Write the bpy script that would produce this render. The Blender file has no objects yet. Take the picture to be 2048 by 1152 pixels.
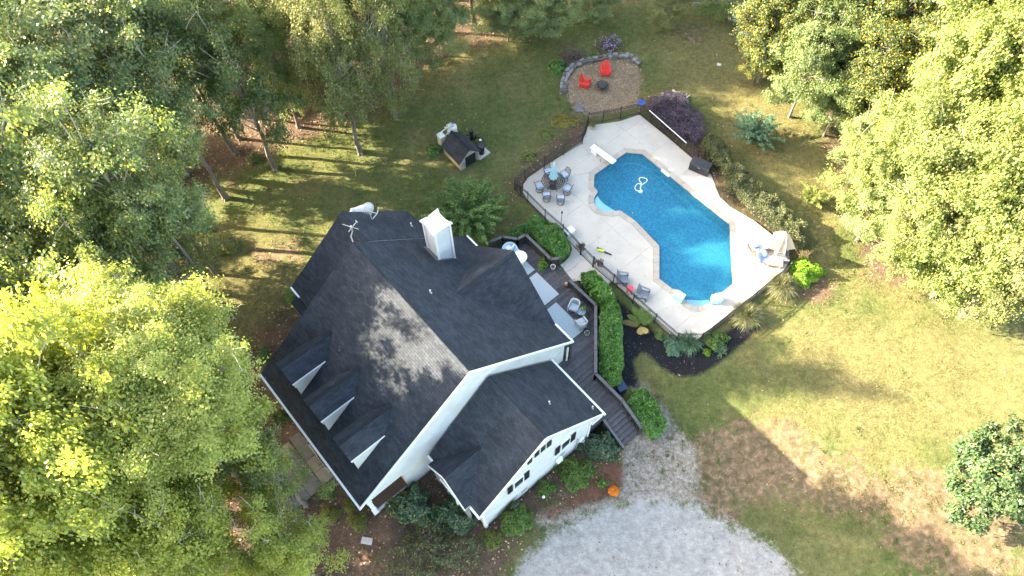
import bpy, math, random
import numpy as np
from mathutils import Vector, Matrix
random.seed(7); RNG = np.random.default_rng(7)
R = math.radians
SC = bpy.context.scene; COL = SC.collection
# ------------------------------------------------------------------ camera, sky, sun, exposure
CAM_H = 42.3; FOC = 1481.0; TILT = R(29.84); ROLL = R(-1.761)
cd = bpy.data.cameras.new('camera'); cam = bpy.data.objects.new('camera', cd); COL.objects.link(cam)
cd.sensor_width = 36.0; cd.lens = 36.0 * FOC / 2048.0; cd.clip_end = 2000; cd.clip_start = 0.5
cam.matrix_world = Matrix.Translation((0, 0, CAM_H)) @ Matrix.Rotation(TILT, 4, 'X') @ Matrix.Rotation(ROLL, 4, 'Z')
SC.camera = cam
SUN_EL = R(25.5); SUN_AZ = R(170.5)          # direction towards the sun (math angle)
w = bpy.data.worlds.new('World'); SC.world = w; w.use_nodes = True
nt = w.node_tree; bg = nt.nodes['Background']
sky = nt.nodes.new('ShaderNodeTexSky'); sky.sky_type = 'NISHITA'; sky.sun_disc = False
sky.sun_elevation = SUN_EL; sky.sun_rotation = R(90) - SUN_AZ
sky.air_density = 1.0; sky.dust_density = 2.5; sky.ozone_density = 0.6
wb = nt.nodes.new('ShaderNodeVectorMath'); wb.operation = 'MULTIPLY'; wb.inputs[1].default_value = (1.08, 1.0, 0.88)   # daylight white balance of the hazy sky
nt.links.new(sky.outputs[0], wb.inputs[0]); nt.links.new(wb.outputs[0], bg.inputs[0]); bg.inputs[1].default_value = 0.125
sl = bpy.data.lights.new('sun', 'SUN'); sl.energy = 5.0; sl.angle = R(0.53); sl.color = (1.0, 0.85, 0.63)
sun = bpy.data.objects.new('sun', sl); COL.objects.link(sun)
sd = Vector((math.cos(SUN_AZ) * math.cos(SUN_EL), math.sin(SUN_AZ) * math.cos(SUN_EL), math.sin(SUN_EL)))
sun.rotation_euler = sd.to_track_quat('Z', 'Y').to_euler(); sun.location = sd * 60
SC.view_settings.view_transform = 'Standard'; SC.view_settings.look = 'None'
SC.view_settings.gamma = 1; SC.view_settings.exposure = 3.3; SC.view_settings.use_curve_mapping = False
SC.render.engine = 'CYCLES'
SC.cycles.max_bounces = 8; SC.cycles.transparent_max_bounces = 8

# ------------------------------------------------------------------ places
PSI = -0.889; HX, HY = -14.784, 17.536; CP, SP = math.cos(PSI), math.sin(PSI)
def toworld(u, v, z=0): return (HX + u * CP - v * SP, HY + u * SP + v * CP, z)
def touv(x, y):
    a = x - HX; b = y - HY
    return a * CP + b * SP, -a * SP + b * CP
def sst(x, a, b):
    t = np.clip((x - a) / (b - a), 0, 1); return t * t * (3 - 2 * t)
def terr(x, y):
    u, v = touv(x, y)
    a = sst(u, 8.5, 14.5) * (1 - 0.62 * sst(v, 17, 22.5))
    f = sst(-v, -3, 2.5) * sst(u, -10, -3)
    h = -1.15 * np.maximum(a, f)
    far = sst(np.hypot(x, y - 25), 22, 60)
    return h + far * (0.35 * np.sin(x * .09 + 1) * np.cos(y * .07)) * .8
_fw = Vector((0, math.sin(TILT), -math.cos(TILT)))
_m = cam.matrix_world.to_3x3(); _rt = _m.col[0].copy(); _up = _m.col[1].copy(); _fw = -_m.col[2]
def G(px, py, z=None):
    "where the line of sight through a photo pixel meets the height z (or the ground)"
    d = _fw + _rt * ((px - 1024) / FOC) - _up * ((py - 576) / FOC)
    zz = 0.0 if z is None else z
    for _ in range(5):
        t = (zz - CAM_H) / d.z; x = d.x * t; y = d.y * t
        if z is not None: break
        zz = float(terr(x, y))
    return (x, y, zz)

# ------------------------------------------------------------------ materials
MATS = {}
def newmat(name):
    m = bpy.data.materials.new(name); m.use_nodes = True
    n = m.node_tree.nodes; l = m.node_tree.links
    return m, n, l, n['Principled BSDF']
def mat(name, col, rough=0.6, var=0.15, scale=6.0, bump=0.0, bscale=None, metal=0.0, spec=0.4, col2=None, detail=5):
    if name in MATS: return MATS[name]
    m, n, l, b = newmat(name)
    b.inputs['Roughness'].default_value = rough; b.inputs['Metallic'].default_value = metal
    b.inputs['Specular IOR Level'].default_value = spec
    tc = n.new('ShaderNodeTexCoord'); nz = n.new('ShaderNodeTexNoise')
    nz.inputs['Scale'].default_value = scale; nz.inputs['Detail'].default_value = detail; nz.inputs['Roughness'].default_value = .65
    l.new(tc.outputs['Object'], nz.inputs['Vector'])
    rp = n.new('ShaderNodeValToRGB'); e = rp.color_ramp.elements
    c1 = [max(0, c * (1 - var)) for c in col]; c2 = list(col2) if col2 else [min(1, c * (1 + var)) for c in col]
    e[0].position = .3; e[1].position = .7; e[0].color = (*c1, 1); e[1].color = (*c2, 1)
    l.new(nz.outputs['Fac'], rp.inputs[0]); l.new(rp.outputs[0], b.inputs['Base Color'])
    if bump:
        n2 = n.new('ShaderNodeTexNoise'); n2.inputs['Scale'].default_value = bscale or scale * 4; n2.inputs['Detail'].default_value = 4
        l.new(tc.outputs['Object'], n2.inputs['Vector'])
        bp = n.new('ShaderNodeBump'); bp.inputs['Strength'].default_value = bump; bp.inputs['Distance'].default_value = .02
        l.new(n2.outputs['Fac'], bp.inputs['Height']); l.new(bp.outputs[0], b.inputs['Normal'])
    MATS[name] = m; return m
def leafmat(name, ca, cb, cc=None, trans=0.35, gloss=0.35, rough=.5, pc=.9):
    "leaf colours ca..cb, with a share of cc leaves; each leaf its own tone"
    if name in MATS: return MATS[name]
    m, n, l, b = newmat(name)
    geo = n.new('ShaderNodeNewGeometry'); rp = n.new('ShaderNodeValToRGB'); e = rp.color_ramp.elements
    e[0].color = (*ca, 1); e[1].color = (*cb, 1); e[1].position = pc - .08
    if cc:
        x = e.new(pc); x.color = (*cc, 1)
    l.new(geo.outputs['Random Per Island'], rp.inputs[0])
    oi = n.new('ShaderNodeObjectInfo'); tc = n.new('ShaderNodeTexCoord')
    nz = n.new('ShaderNodeTexNoise'); nz.inputs['Scale'].default_value = .45; nz.inputs['Detail'].default_value = 2
    l.new(tc.outputs['Object'], nz.inputs['Vector'])
    ad = n.new('ShaderNodeMath'); ad.operation = 'MULTIPLY_ADD'; ad.inputs[1].default_value = .25; 
    l.new(oi.outputs['Random'], ad.inputs[0]); l.new(nz.outputs['Fac'], ad.inputs[2])
    mp = n.new('ShaderNodeMapRange'); mp.inputs[1].default_value = .35; mp.inputs[2].default_value = .95
    mp.inputs[3].default_value = .7; mp.inputs[4].default_value = 1.35
    l.new(ad.outputs[0], mp.inputs[0])
    mx = n.new('ShaderNodeVectorMath'); mx.operation = 'SCALE'
    l.new(rp.outputs[0], mx.inputs[0]); l.new(mp.outputs[0], mx.inputs['Scale'])
    l.new(mx.outputs[0], b.inputs['Base Color'])
    b.inputs['Roughness'].default_value = rough; b.inputs['Specular IOR Level'].default_value = gloss
    tr = n.new('ShaderNodeBsdfTranslucent'); ms = n.new('ShaderNodeMixShader'); ms.inputs[0].default_value = trans
    m2 = n.new('ShaderNodeVectorMath'); m2.operation = 'MULTIPLY'; m2.inputs[1].default_value = (1.25, 1.25, .55)
    l.new(mx.outputs[0], m2.inputs[0]); l.new(m2.outputs[0], tr.inputs[0])
    l.new(b.outputs[0], ms.inputs[1]); l.new(tr.outputs[0], ms.inputs[2])
    l.new(ms.outputs[0], n['Material Output'].inputs[0])
    MATS[name] = m; return m
def shinglemat(name='asphalt_shingle', base=(.031, .037, .047)):
    if name in MATS: return MATS[name]
    m, n, l, b = newmat(name)
    tc = n.new('ShaderNodeTexCoord')
    br = n.new('ShaderNodeTexBrick'); br.inputs['Scale'].default_value = 1
    br.inputs['Brick Width'].default_value = .33; br.inputs['Row Height'].default_value = .145
    br.inputs['Mortar Size'].default_value = .007; br.inputs['Mortar Smooth'].default_value = .4
    br.inputs['Color1'].default_value = (*[c * .8 for c in base], 1); br.inputs['Color2'].default_value = (*[c * 1.22 for c in base], 1)
    br.inputs['Mortar'].default_value = (*[c * .45 for c in base], 1)
    l.new(tc.outputs['UV'], br.inputs['Vector'])
    nz = n.new('ShaderNodeTexNoise'); nz.inputs['Scale'].default_value = 1.1; nz.inputs['Detail'].default_value = 8; nz.inputs['Roughness'].default_value = .72
    l.new(tc.outputs['Object'], nz.inputs['Vector'])
    mp = n.new('ShaderNodeMapRange'); mp.inputs[1].default_value = .3; mp.inputs[2].default_value = .75; mp.inputs[3].default_value = .65; mp.inputs[4].default_value = 1.5
    l.new(nz.outputs['Fac'], mp.inputs[0])
    mx = n.new('ShaderNodeVectorMath'); mx.operation = 'SCALE'; l.new(br.outputs['Color'], mx.inputs[0]); l.new(mp.outputs[0], mx.inputs['Scale'])
    l.new(mx.outputs[0], b.inputs['Base Color']); b.inputs['Roughness'].default_value = .85; b.inputs['Specular IOR Level'].default_value = .25
    n2 = n.new('ShaderNodeTexNoise'); n2.inputs['Scale'].default_value = 40
    l.new(tc.outputs['Object'], n2.inputs['Vector'])
    ad = n.new('ShaderNodeMath'); ad.operation = 'MULTIPLY_ADD'; ad.inputs[1].default_value = -1.2
    l.new(br.outputs['Fac'], ad.inputs[0]); l.new(n2.outputs['Fac'], ad.inputs[2])
    bp = n.new('ShaderNodeBump'); bp.inputs['Strength'].default_value = .7; bp.inputs['Distance'].default_value = .02
    l.new(ad.outputs[0], bp.inputs['Height']); l.new(bp.outputs[0], b.inputs['Normal'])
    MATS[name] = m; return m
def sidingmat(name='white_lap_siding', col=(.62, .64, .64), row=.16, axis=2):
    if name in MATS: return MATS[name]
    m, n, l, b = newmat(name)
    tc = n.new('ShaderNodeTexCoord'); sp = n.new('ShaderNodeSeparateXYZ'); l.new(tc.outputs['Object'], sp.inputs[0])
    dv = n.new('ShaderNodeMath'); dv.operation = 'DIVIDE'; dv.inputs[1].default_value = row; l.new(sp.outputs[axis], dv.inputs[0])
    fr = n.new('ShaderNodeMath'); fr.operation = 'FRACT'; l.new(dv.outputs[0], fr.inputs[0])
    bp = n.new('ShaderNodeBump'); bp.inputs['Strength'].default_value = .6; bp.inputs['Distance'].default_value = .012; bp.invert = True
    l.new(fr.outputs[0], bp.inputs['Height']); l.new(bp.outputs[0], b.inputs['Normal'])
    nz = n.new('ShaderNodeTexNoise'); nz.inputs['Scale'].default_value = 1.3; nz.inputs['Detail'].default_value = 6
    l.new(tc.outputs['Object'], nz.inputs['Vector'])
    rp = n.new('ShaderNodeValToRGB'); rp.color_ramp.elements[0].position = .3; rp.color_ramp.elements[1].position = .6
    rp.color_ramp.elements[0].color = (*[c * .86 for c in col], 1); rp.color_ramp.elements[1].color = (*col, 1)
    l.new(nz.outputs['Fac'], rp.inputs[0]); l.new(rp.outputs[0], b.inputs['Base Color']); b.inputs['Roughness'].default_value = .55
    MATS[name] = m; return m

M_WHITE = mat('white_trim_paint', (.74, .75, .75), .5, .06, 3)
M_DARK = mat('black_metal', (.012, .012, .014), .35, .2, 9, spec=.5)
M_SHING = shinglemat()
M_SIDE = sidingmat()
M_GLASS = mat('window_glass', (.02, .03, .04), .08, .2, 2, spec=.8)
M_SHUT = mat('black_shutter', (.015, .015, .018), .5, .2, 8)
M_DECK = mat('dark_deck_stain', (.062, .057, .062), .6, .35, 5, .25, 30)
M_RAIL = mat('dark_rail_stain', (.05, .046, .05), .55, .3, 5, .2, 30)
M_CONC = mat('pale_concrete', (.41, .385, .34), .8, .09, .9, .15, 60, detail=9)
M_COPE = mat('tan_coping', (.42, .37, .31), .75, .12, 5, .2, 40)
M_BARK = mat('grey_bark', (.16, .14, .12), .9, .35, 6, .5, 20)
M_BARKP = mat('pale_bark', (.34, .32, .28), .9, .3, 6, .4, 20)
M_STEM = mat('brown_stem', (.12, .08, .05), .9, .3, 8)

# ------------------------------------------------------------------ mesh helpers
class MB:
    def __init__(s): s.v = []; s.f = []; s.mi = []; s.uv = []; s.M = None; s.mat = 0
    def add(s, vs, fs, uvs=None):
        o = len(s.v)
        for p in vs:
            p = Vector(p)
            if s.M is not None: p = s.M @ p
            s.v.append(p[:])
        for k, f in enumerate(fs):
            s.f.append([i + o for i in f]); s.mi.append(s.mat); s.uv.append(uvs[k] if uvs else None)
        return s
    def box(s, c, d, rz=0, ax=None):
        x, y, z = d[0] / 2, d[1] / 2, d[2] / 2
        m = Matrix.Translation(c) @ (ax if ax is not None else Matrix.Rotation(rz, 4, 'Z'))
        vs = [m @ Vector(q) for q in ((-x, -y, -z), (x, -y, -z), (x, y, -z), (-x, y, -z), (-x, -y, z), (x, -y, z), (x, y, z), (-x, y, z))]
        return s.add(vs, [(3, 2, 1, 0), (4, 5, 6, 7), (0, 1, 5, 4), (1, 2, 6, 5), (2, 3, 7, 6), (3, 0, 4, 7)])
    def bar(s, p, q, wd, ht):
        "square bar from p to q, width wd, height ht"
        p = Vector(p); q = Vector(q); d = (q - p); L = d.length
        if L < 1e-6: return s
        d.normalize(); up = Vector((0, 0, 1))
        if abs(d.z) > .98: up = Vector((1, 0, 0))
        sd_ = d.cross(up).normalized(); u2 = sd_.cross(d)
        a = sd_ * wd / 2; b = u2 * ht / 2
        vs = [p - a - b, p + a - b, p + a + b, p - a + b, q - a - b, q + a - b, q + a + b, q - a + b]
        return s.add(vs, [(0, 1, 2, 3), (7, 6, 5, 4), (0, 4, 5, 1), (1, 5, 6, 2), (2, 6, 7, 3), (3, 7, 4, 0)])
    def tube(s, pts, r, n=8, cap=True):
        pts = [Vector(p) for p in pts]; rs = r if isinstance(r, (list, tuple)) else [r] * len(pts)
        vs = []; fs = []
        for i, p in enumerate(pts):
            d = (pts[min(i + 1, len(pts) - 1)] - pts[max(i - 1, 0)]).normalized()
            up = Vector((0, 0, 1)) if abs(d.z) < .95 else Vector((1, 0, 0))
            a = d.cross(up).normalized(); b = a.cross(d)
            for k in range(n):
                t = 2 * math.pi * k / n; vs.append(p + (a * math.cos(t) + b * math.sin(t)) * rs[i])
        for i in range(len(pts) - 1):
            for k in range(n):
                k2 = (k + 1) % n; fs.append((i * n + k, i * n + k2, (i + 1) * n + k2, (i + 1) * n + k))
        if cap: fs.append(tuple(range(n))[::-1]); fs.append(tuple((len(pts) - 1) * n + k for k in range(n)))
        return s.add(vs, fs)
    def lathe(s, prof, n=16, c=(0, 0, 0), cap=True):
        vs = []; fs = []
        for r, z in prof:
            for k in range(n):
                t = 2 * math.pi * k / n; vs.append((c[0] + r * math.cos(t), c[1] + r * math.sin(t), c[2] + z))
        for i in range(len(prof) - 1):
            for k in range(n):
                k2 = (k + 1) % n; fs.append((i * n + k, i * n + k2, (i + 1) * n + k2, (i + 1) * n + k))
        if cap: fs.append(tuple(range(n))[::-1]); fs.append(tuple((len(prof) - 1) * n + k for k in range(n)))
        return s.add(vs, fs)
    def prism(s, poly, z0, z1):
        n = len(poly); a = sum(poly[i][0] * poly[(i + 1) % n][1] - poly[(i + 1) % n][0] * poly[i][1] for i in range(n))
        if a < 0: poly = poly[::-1]
        zf = (lambda z, p: z(p) if callable(z) else z)
        vs = [(p[0], p[1], zf(z0, p)) for p in poly] + [(p[0], p[1], zf(z1, p)) for p in poly]
        return s.add(vs, [tuple(range(n))[::-1], tuple(range(n, 2 * n))] + [(i, (i + 1) % n, n + (i + 1) % n, n + i) for i in range(n)])
    def panel(s, pts, th):
        "planar polygon given thickness th against its normal"
        pts = [Vector(p) for p in pts]; n = len(pts); nr = Vector((0, 0, 0))
        for i in range(n): nr += pts[i].cross(pts[(i + 1) % n])
        nr.normalize(); b = [p - nr * th for p in pts]
        return s.add(pts + b, [tuple(range(n)), tuple(range(n, 2 * n))[::-1]] + [(i, n + i, n + (i + 1) % n, (i + 1) % n) for i in range(n)])
    def roof(s, pts, th=.1):
        "roof slab: top face uses material 0 with metre UVs, sides and underside material 1"
        pts = [Vector(p) for p in pts]; n = len(pts); nr = Vector((0, 0, 0))
        for i in range(n): nr += pts[i].cross(pts[(i + 1) % n])
        nr.normalize()
        if nr.z < 0: pts = pts[::-1]; nr = -nr
        e = Vector((0, 0, 1)).cross(nr).normalized(); g = nr.cross(e)
        s.mat = 0; s.add(pts, [tuple(range(n))], [[(p.dot(e), p.dot(g)) for p in pts]])
        b = [p - Vector((0, 0, th)) for p in pts]; s.mat = 1
        s.add(pts + b, [tuple(range(n, 2 * n))[::-1]] + [(i, n + i, n + (i + 1) % n, (i + 1) % n) for i in range(n)])
        s.mat = 0; return s
    def build(s, name, m, parent=None, smooth=False, loc=None, rz=0):
        me = bpy.data.meshes.new(name); me.from_pydata(s.v, [], s.f)
        ms = m if isinstance(m, (list, tuple)) else [m]
        for q in ms: me.materials.append(q)
        if len(ms) > 1: me.polygons.foreach_set('material_index', s.mi)
        if any(u is not None for u in s.uv):
            ul = me.uv_layers.new(name='UVMap')
            for p, u in zip(me.polygons, s.uv):
                if u:
                    for li, q in zip(p.loop_indices, u): ul.data[li].uv = q
        if smooth: me.polygons.foreach_set('use_smooth', [True] * len(me.polygons))
        me.update()
        o = bpy.data.objects.new(name, me); COL.objects.link(o)
        if parent is not None: o.parent = parent
        if loc is not None: o.location = loc
        if rz: o.rotation_euler = (0, 0, rz)
        return o
def tag(o, label=None, cat=None, group=None, kind=None):
    if label: o['label'] = label
    if cat: o['category'] = cat
    if group: o['group'] = group
    if kind: o['kind'] = kind
    return o
def thing(name, label, cat, loc=(0, 0, 0), rz=0, group=None):
    o = bpy.data.objects.new(name, None); COL.objects.link(o); o.location = loc; o.rotation_euler = (0, 0, rz)
    o.empty_display_size = .3
    return tag(o, label, cat, group)
KIDS = {}
def copy_tree(o, parent=None):
    c = o.copy(); COL.objects.link(c); c.parent = parent
    for ch in list(o.children): copy_tree(ch, c)
    return c
def dup(o, loc, rz, label, sc=None):
    c = copy_tree(o); c.location = loc; c.rotation_euler = (0, 0, rz); c['label'] = label
    if sc: c.scale = (sc, sc, sc)
    return c
def mesh_np(name, V, F, m):
    V = np.ascontiguousarray(V, np.float32); F = np.ascontiguousarray(F, np.int32); k = F.shape[1]
    me = bpy.data.meshes.new(name); me.vertices.add(len(V)); me.vertices.foreach_set('co', V.ravel())
    me.loops.add(F.size); me.loops.foreach_set('vertex_index', F.ravel())
    me.polygons.add(len(F)); me.polygons.foreach_set('loop_start', np.arange(0, F.size, k, dtype=np.int32))
    me.update(calc_edges=True)
    for q in (m if isinstance(m, (list, tuple)) else [m]): me.materials.append(q)
    return me
def nobj(name, me, parent=None, loc=None):
    o = bpy.data.objects.new(name, me); COL.objects.link(o)
    if parent is not None: o.parent = parent
    if loc is not None: o.location = loc
    return o
def leaf_mesh(name, P, size, m, up=.5, asp=.62, nrm=None, rng=RNG):
    "one bent diamond leaf per point of P"
    N = len(P); n = rng.normal(size=(N, 3)); n /= np.linalg.norm(n, axis=1)[:, None] + 1e-9
    if nrm is not None: n = n * .7 + nrm
    n[:, 2] = np.abs(n[:, 2]) * (1 if nrm is None else 1) + up
    n /= np.linalg.norm(n, axis=1)[:, None] + 1e-9
    t = rng.normal(size=(N, 3)); t -= (t * n).sum(1)[:, None] * n; t /= np.linalg.norm(t, axis=1)[:, None] + 1e-9
    b = np.cross(n, t); s = (size * rng.uniform(.5, 1.55, N))[:, None] * .5
    fold = n * s * rng.uniform(-.35, .1, N)[:, None]
    V = np.stack([P - t * s, P - b * s * asp + fold * .6, P + t * s + fold, P + b * s * asp + fold * .6], 1).reshape(-1, 3)
    F = np.arange(N * 4).reshape(N, 4)
    return mesh_np(name, V, F, m)
def strip_mesh(name, paths, widths, m):
    "flat blades: paths (N,K,3), widths (N,K)"
    N, K, _ = paths.shape; d = np.gradient(paths, axis=1); sd_ = np.cross(d, np.array([0, 0, 1.]))
    sd_ += 1e-4; sd_ /= np.linalg.norm(sd_, axis=2)[:, :, None]
    A = paths - sd_ * widths[:, :, None] / 2; B = paths + sd_ * widths[:, :, None] / 2
    V = np.stack([A, B], 2).reshape(N * K * 2, 3)
    base = (np.arange(N) * K * 2)[:, None] + (np.arange(K - 1) * 2)[None, :]
    F = np.stack([base, base + 1, base + 3, base + 2], 2).reshape(-1, 4)
    return mesh_np(name, V, F, m)
# ------------------------------------------------------------------ ground
def pxpoly(pts, z=None): return np.array([G(*p, z)[:2] for p in pts])
def inside(P, poly):
    x, y = P[:, 0], P[:, 1]; r = np.zeros(len(P), bool); n = len(poly)
    for i in range(n):
        x1, y1 = poly[i]; x2, y2 = poly[(i + 1) % n]
        c = ((y1 > y) != (y2 > y)); xi = (x2 - x1) * (y - y1) / (y2 - y1 + 1e-12) + x1
        r ^= c & (x < xi)
    return r
def sdf(P, poly):
    d = np.full(len(P), 1e9); n = len(poly)
    for i in range(n):
        a = np.array(poly[i]); b = np.array(poly[(i + 1) % n]); ab = b - a
        t = np.clip(((P - a) @ ab) / (ab @ ab + 1e-9), 0, 1); q = P - a - t[:, None] * ab
        d = np.minimum(d, np.hypot(q[:, 0], q[:, 1]))
    return np.where(inside(P, poly), d, -d)
PATIO_PX = [(1279, 229), (1330, 270), (1384, 316), (1408, 336), (1423, 350), (1431, 372), (1440, 393), (1460, 413), (1507, 440), (1545, 470), (1577, 497), (1577, 525), (1566, 545), (1539, 563), (1504, 592), (1458, 627), (1396, 678), (1352, 670), (1308, 633), (1264, 597), (1224, 561), (1186, 527), (1161, 504), (1125, 470), (1090, 434), (1055, 399), (1046, 384), (1047, 368), (1056, 355), (1090, 331), (1126, 308), (1163, 284), (1172, 266), (1176, 252), (1205, 247), (1240, 242)]
POOL_UV = [(1.35, 28.0)]
LAYERS = {
 # name: (list of pixel polygons, edge width in metres)
 'm_dirt': [[(1390, 870), (1440, 850), (1490, 842), (1560, 845), (1620, 870), (1680, 905), (1740, 940), (1800, 940), (1860, 930), (1930, 960), (2048, 1000), (2048, 1152), (1830, 1152), (1790, 1110), (1740, 1040), (1640, 1000), (1560, 1000), (1500, 1010), (1450, 1050), (1400, 1020), (1380, 960), (1330, 930)],
            [(450, 330), (475, 335), (470, 380), (448, 385)], [(1370, 60), (1400, 55), (1398, 85), (1376, 90)], [(500, 505), (590, 480), (600, 520), (540, 530)]],
 'm_gravel': [[(1000, 1200), (1040, 1130), (1100, 1070), (1190, 1025), (1260, 1003), (1330, 1000), (1400, 1010), (1420, 1035), (1460, 1050), (1530, 1085), (1575, 1120), (1600, 1200)]],
 'm_path': [[(1255, 758), (1290, 770), (1330, 820), (1365, 868), (1392, 905), (1400, 960), (1385, 1010), (1330, 1005), (1250, 1008), (1180, 1030), (1090, 1060), (1060, 1040), (1130, 1010), (1225, 990), (1240, 960), (1245, 905), (1272, 870), (1300, 860), (1318, 835), (1290, 790), (1250, 770)]],
 'm_mulch': [[(1150, 545), (1190, 555), (1218, 585), (1262, 622), (1300, 655), (1345, 690), (1390, 700), (1440, 668), (1475, 648), (1520, 640), (1515, 665), (1470, 700), (1440, 725), (1400, 750), (1360, 752), (1325, 738), (1300, 712), (1284, 705), (1268, 720), (1270, 748), (1280, 775), (1230, 770), (1190, 700)]],
 'm_red': [[(1085, 1030), (1130, 1000), (1190, 950), (1215, 905), (1238, 905), (1248, 945), (1243, 985), (1200, 1000), (1140, 1020), (1100, 1033)]],
 'm_straw': [[(1132, 165), (1140, 148), (1165, 128), (1210, 122), (1255, 122), (1280, 140), (1282, 165), (1272, 195), (1280, 210), (1240, 220), (1180, 230), (1150, 215), (1135, 190)],
             ],
 'm_litter': [[(-400, -300), (2500, -300), (2500, -5), (1400, 5), (1250, 0), (1120, 20), (1040, 60), (960, 95), (880, 110), (830, 150), (790, 190), (700, 240), (640, 270), (560, 290), (500, 330), (430, 350), (380, 420), (340, 600), (300, 760), (-400, 760)],
              [(490, 700), (530, 640), (600, 610), (640, 560), (760, 560), (820, 900), (1000, 900), (1200, 870), (1240, 900), (1130, 1010), (1040, 1070), (990, 1200), (-300, 1300), (-300, 760), (330, 760), (440, 760)],
              [(1480, -50), (1480, 60), (1560, 150), (1640, 210), (1700, 290), (1720, 400), (1720, 480), (1740, 560), (1800, 560), (1900, 600), (2048, 600), (2500, 700), (2500, -100)],
              [(1545, 580), (1570, 545), (1620, 545), (1665, 565), (1668, 595), (1620, 605), (1580, 600)], [(1650, 280), (1690, 250), (1720, 330), (1730, 430), (1690, 400), (1660, 330)],
              [(1090, 330), (1170, 285), (1180, 240), (1160, 235), (1110, 280), (1050, 335), (1018, 365), (1030, 395), (1050, 385)],
              [(1280, 225), (1400, 330), (1440, 400), (1560, 480), (1590, 540), (1620, 500), (1560, 430), (1480, 350), (1420, 290), (1390, 240), (1330, 190), (1290, 200)]],
 'm_dry_sunny': [[(1300, 40), (1480, 60), (1600, 220), (1660, 330), (1690, 420), (1640, 500), (1560, 380), (1480, 300), (1400, 200), (1320, 130)],
           [(845, 300), (880, 280), (900, 330), (930, 350), (905, 350), (880, 330)], [(820, 100), (930, 70), (1060, 60), (1000, 110), (900, 170), (820, 200)],
           [(1540, 640), (1700, 640), (2048, 700), (2048, 850), (1800, 900), (1640, 830)],
           [(350, 560), (560, 470), (600, 560), (560, 640), (430, 760), (360, 700)]],
}
def axis_grid(lo, hi, a, b, step):
    mid = np.arange(a, b + 1e-6, step); l = []; x = a; s = step
    while x > lo: s *= 1.35; x -= s; l.append(x)
    h = []; x = b; s = step
    while x < hi: s *= 1.35; x += s; h.append(x)
    return np.array(l[::-1] + list(mid) + h)
gx = axis_grid(-420, 420, -46, 47, .28); gy = axis_grid(-380, 480, 1, 62, .28)
XX, YY = np.meshgrid(gx, gy, indexing='xy'); PX = np.stack([XX.ravel(), YY.ravel()], 1)
ZZ = terr(PX[:, 0], PX[:, 1])
def vnoise(P, s, seed=0):
    "cheap value noise"
    r = np.random.default_rng(seed); T = r.uniform(size=(64, 64)); q = P / s; i = np.floor(q).astype(int); f = q - i; f = f * f * (3 - 2 * f)
    g = lambda a, b: T[(i[:, 0] + a) % 64, (i[:, 1] + b) % 64]
    return (g(0, 0) * (1 - f[:, 0]) + g(1, 0) * f[:, 0]) * (1 - f[:, 1]) + (g(0, 1) * (1 - f[:, 0]) + g(1, 1) * f[:, 0]) * f[:, 1]
ZZ = ZZ + (vnoise(PX, 2.2, 1) - .5) * .1 + (vnoise(PX, .7, 2) - .5) * .035
patio_w = pxpoly(PATIO_PX, 0)
ps = sdf(PX, patio_w); walk_w = pxpoly([(1125, 470), (1224, 561), (1212, 573), (1180, 560), (1146, 562), (1120, 529), (1126, 526), (1138, 514), (1144, 498), (1138, 480)], 0); ZZ = np.where(sdf(PX, walk_w) > -.1, ZZ - .16, ZZ)
ZZ = np.where(ps > -.05, np.minimum(ZZ, -.12), ZZ)
ZZ = np.where((ps > .9), np.minimum(ZZ, -2.9), ZZ)
hs_ = sdf(PX, np.array([toworld(u, v)[:2] for u, v in [(-2.4, 4.6), (0.2, 4.6), (.2, .4), (10, .4), (10, 4.9), (14.5, 4.9), (14.5, 12.8), (14.6, 15.3), (12.3, 15.3), (8.9, 18.5), (6.3, 19.2), (4.8, 19.2), (4.4, 18.7), (1.8, 18.7), (.8, 17.4), (.3, 14.8), (-2.4, 12.7)]]))
ZZ = ZZ - .45 * np.clip(.5 + hs_ / .5, 0, 1)
nx, ny = len(gx), len(gy)
ii = np.arange(nx * ny).reshape(ny, nx)
F = np.stack([ii[:-1, :-1], ii[:-1, 1:], ii[1:, 1:], ii[1:, :-1]], -1).reshape(-1, 4)

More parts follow.
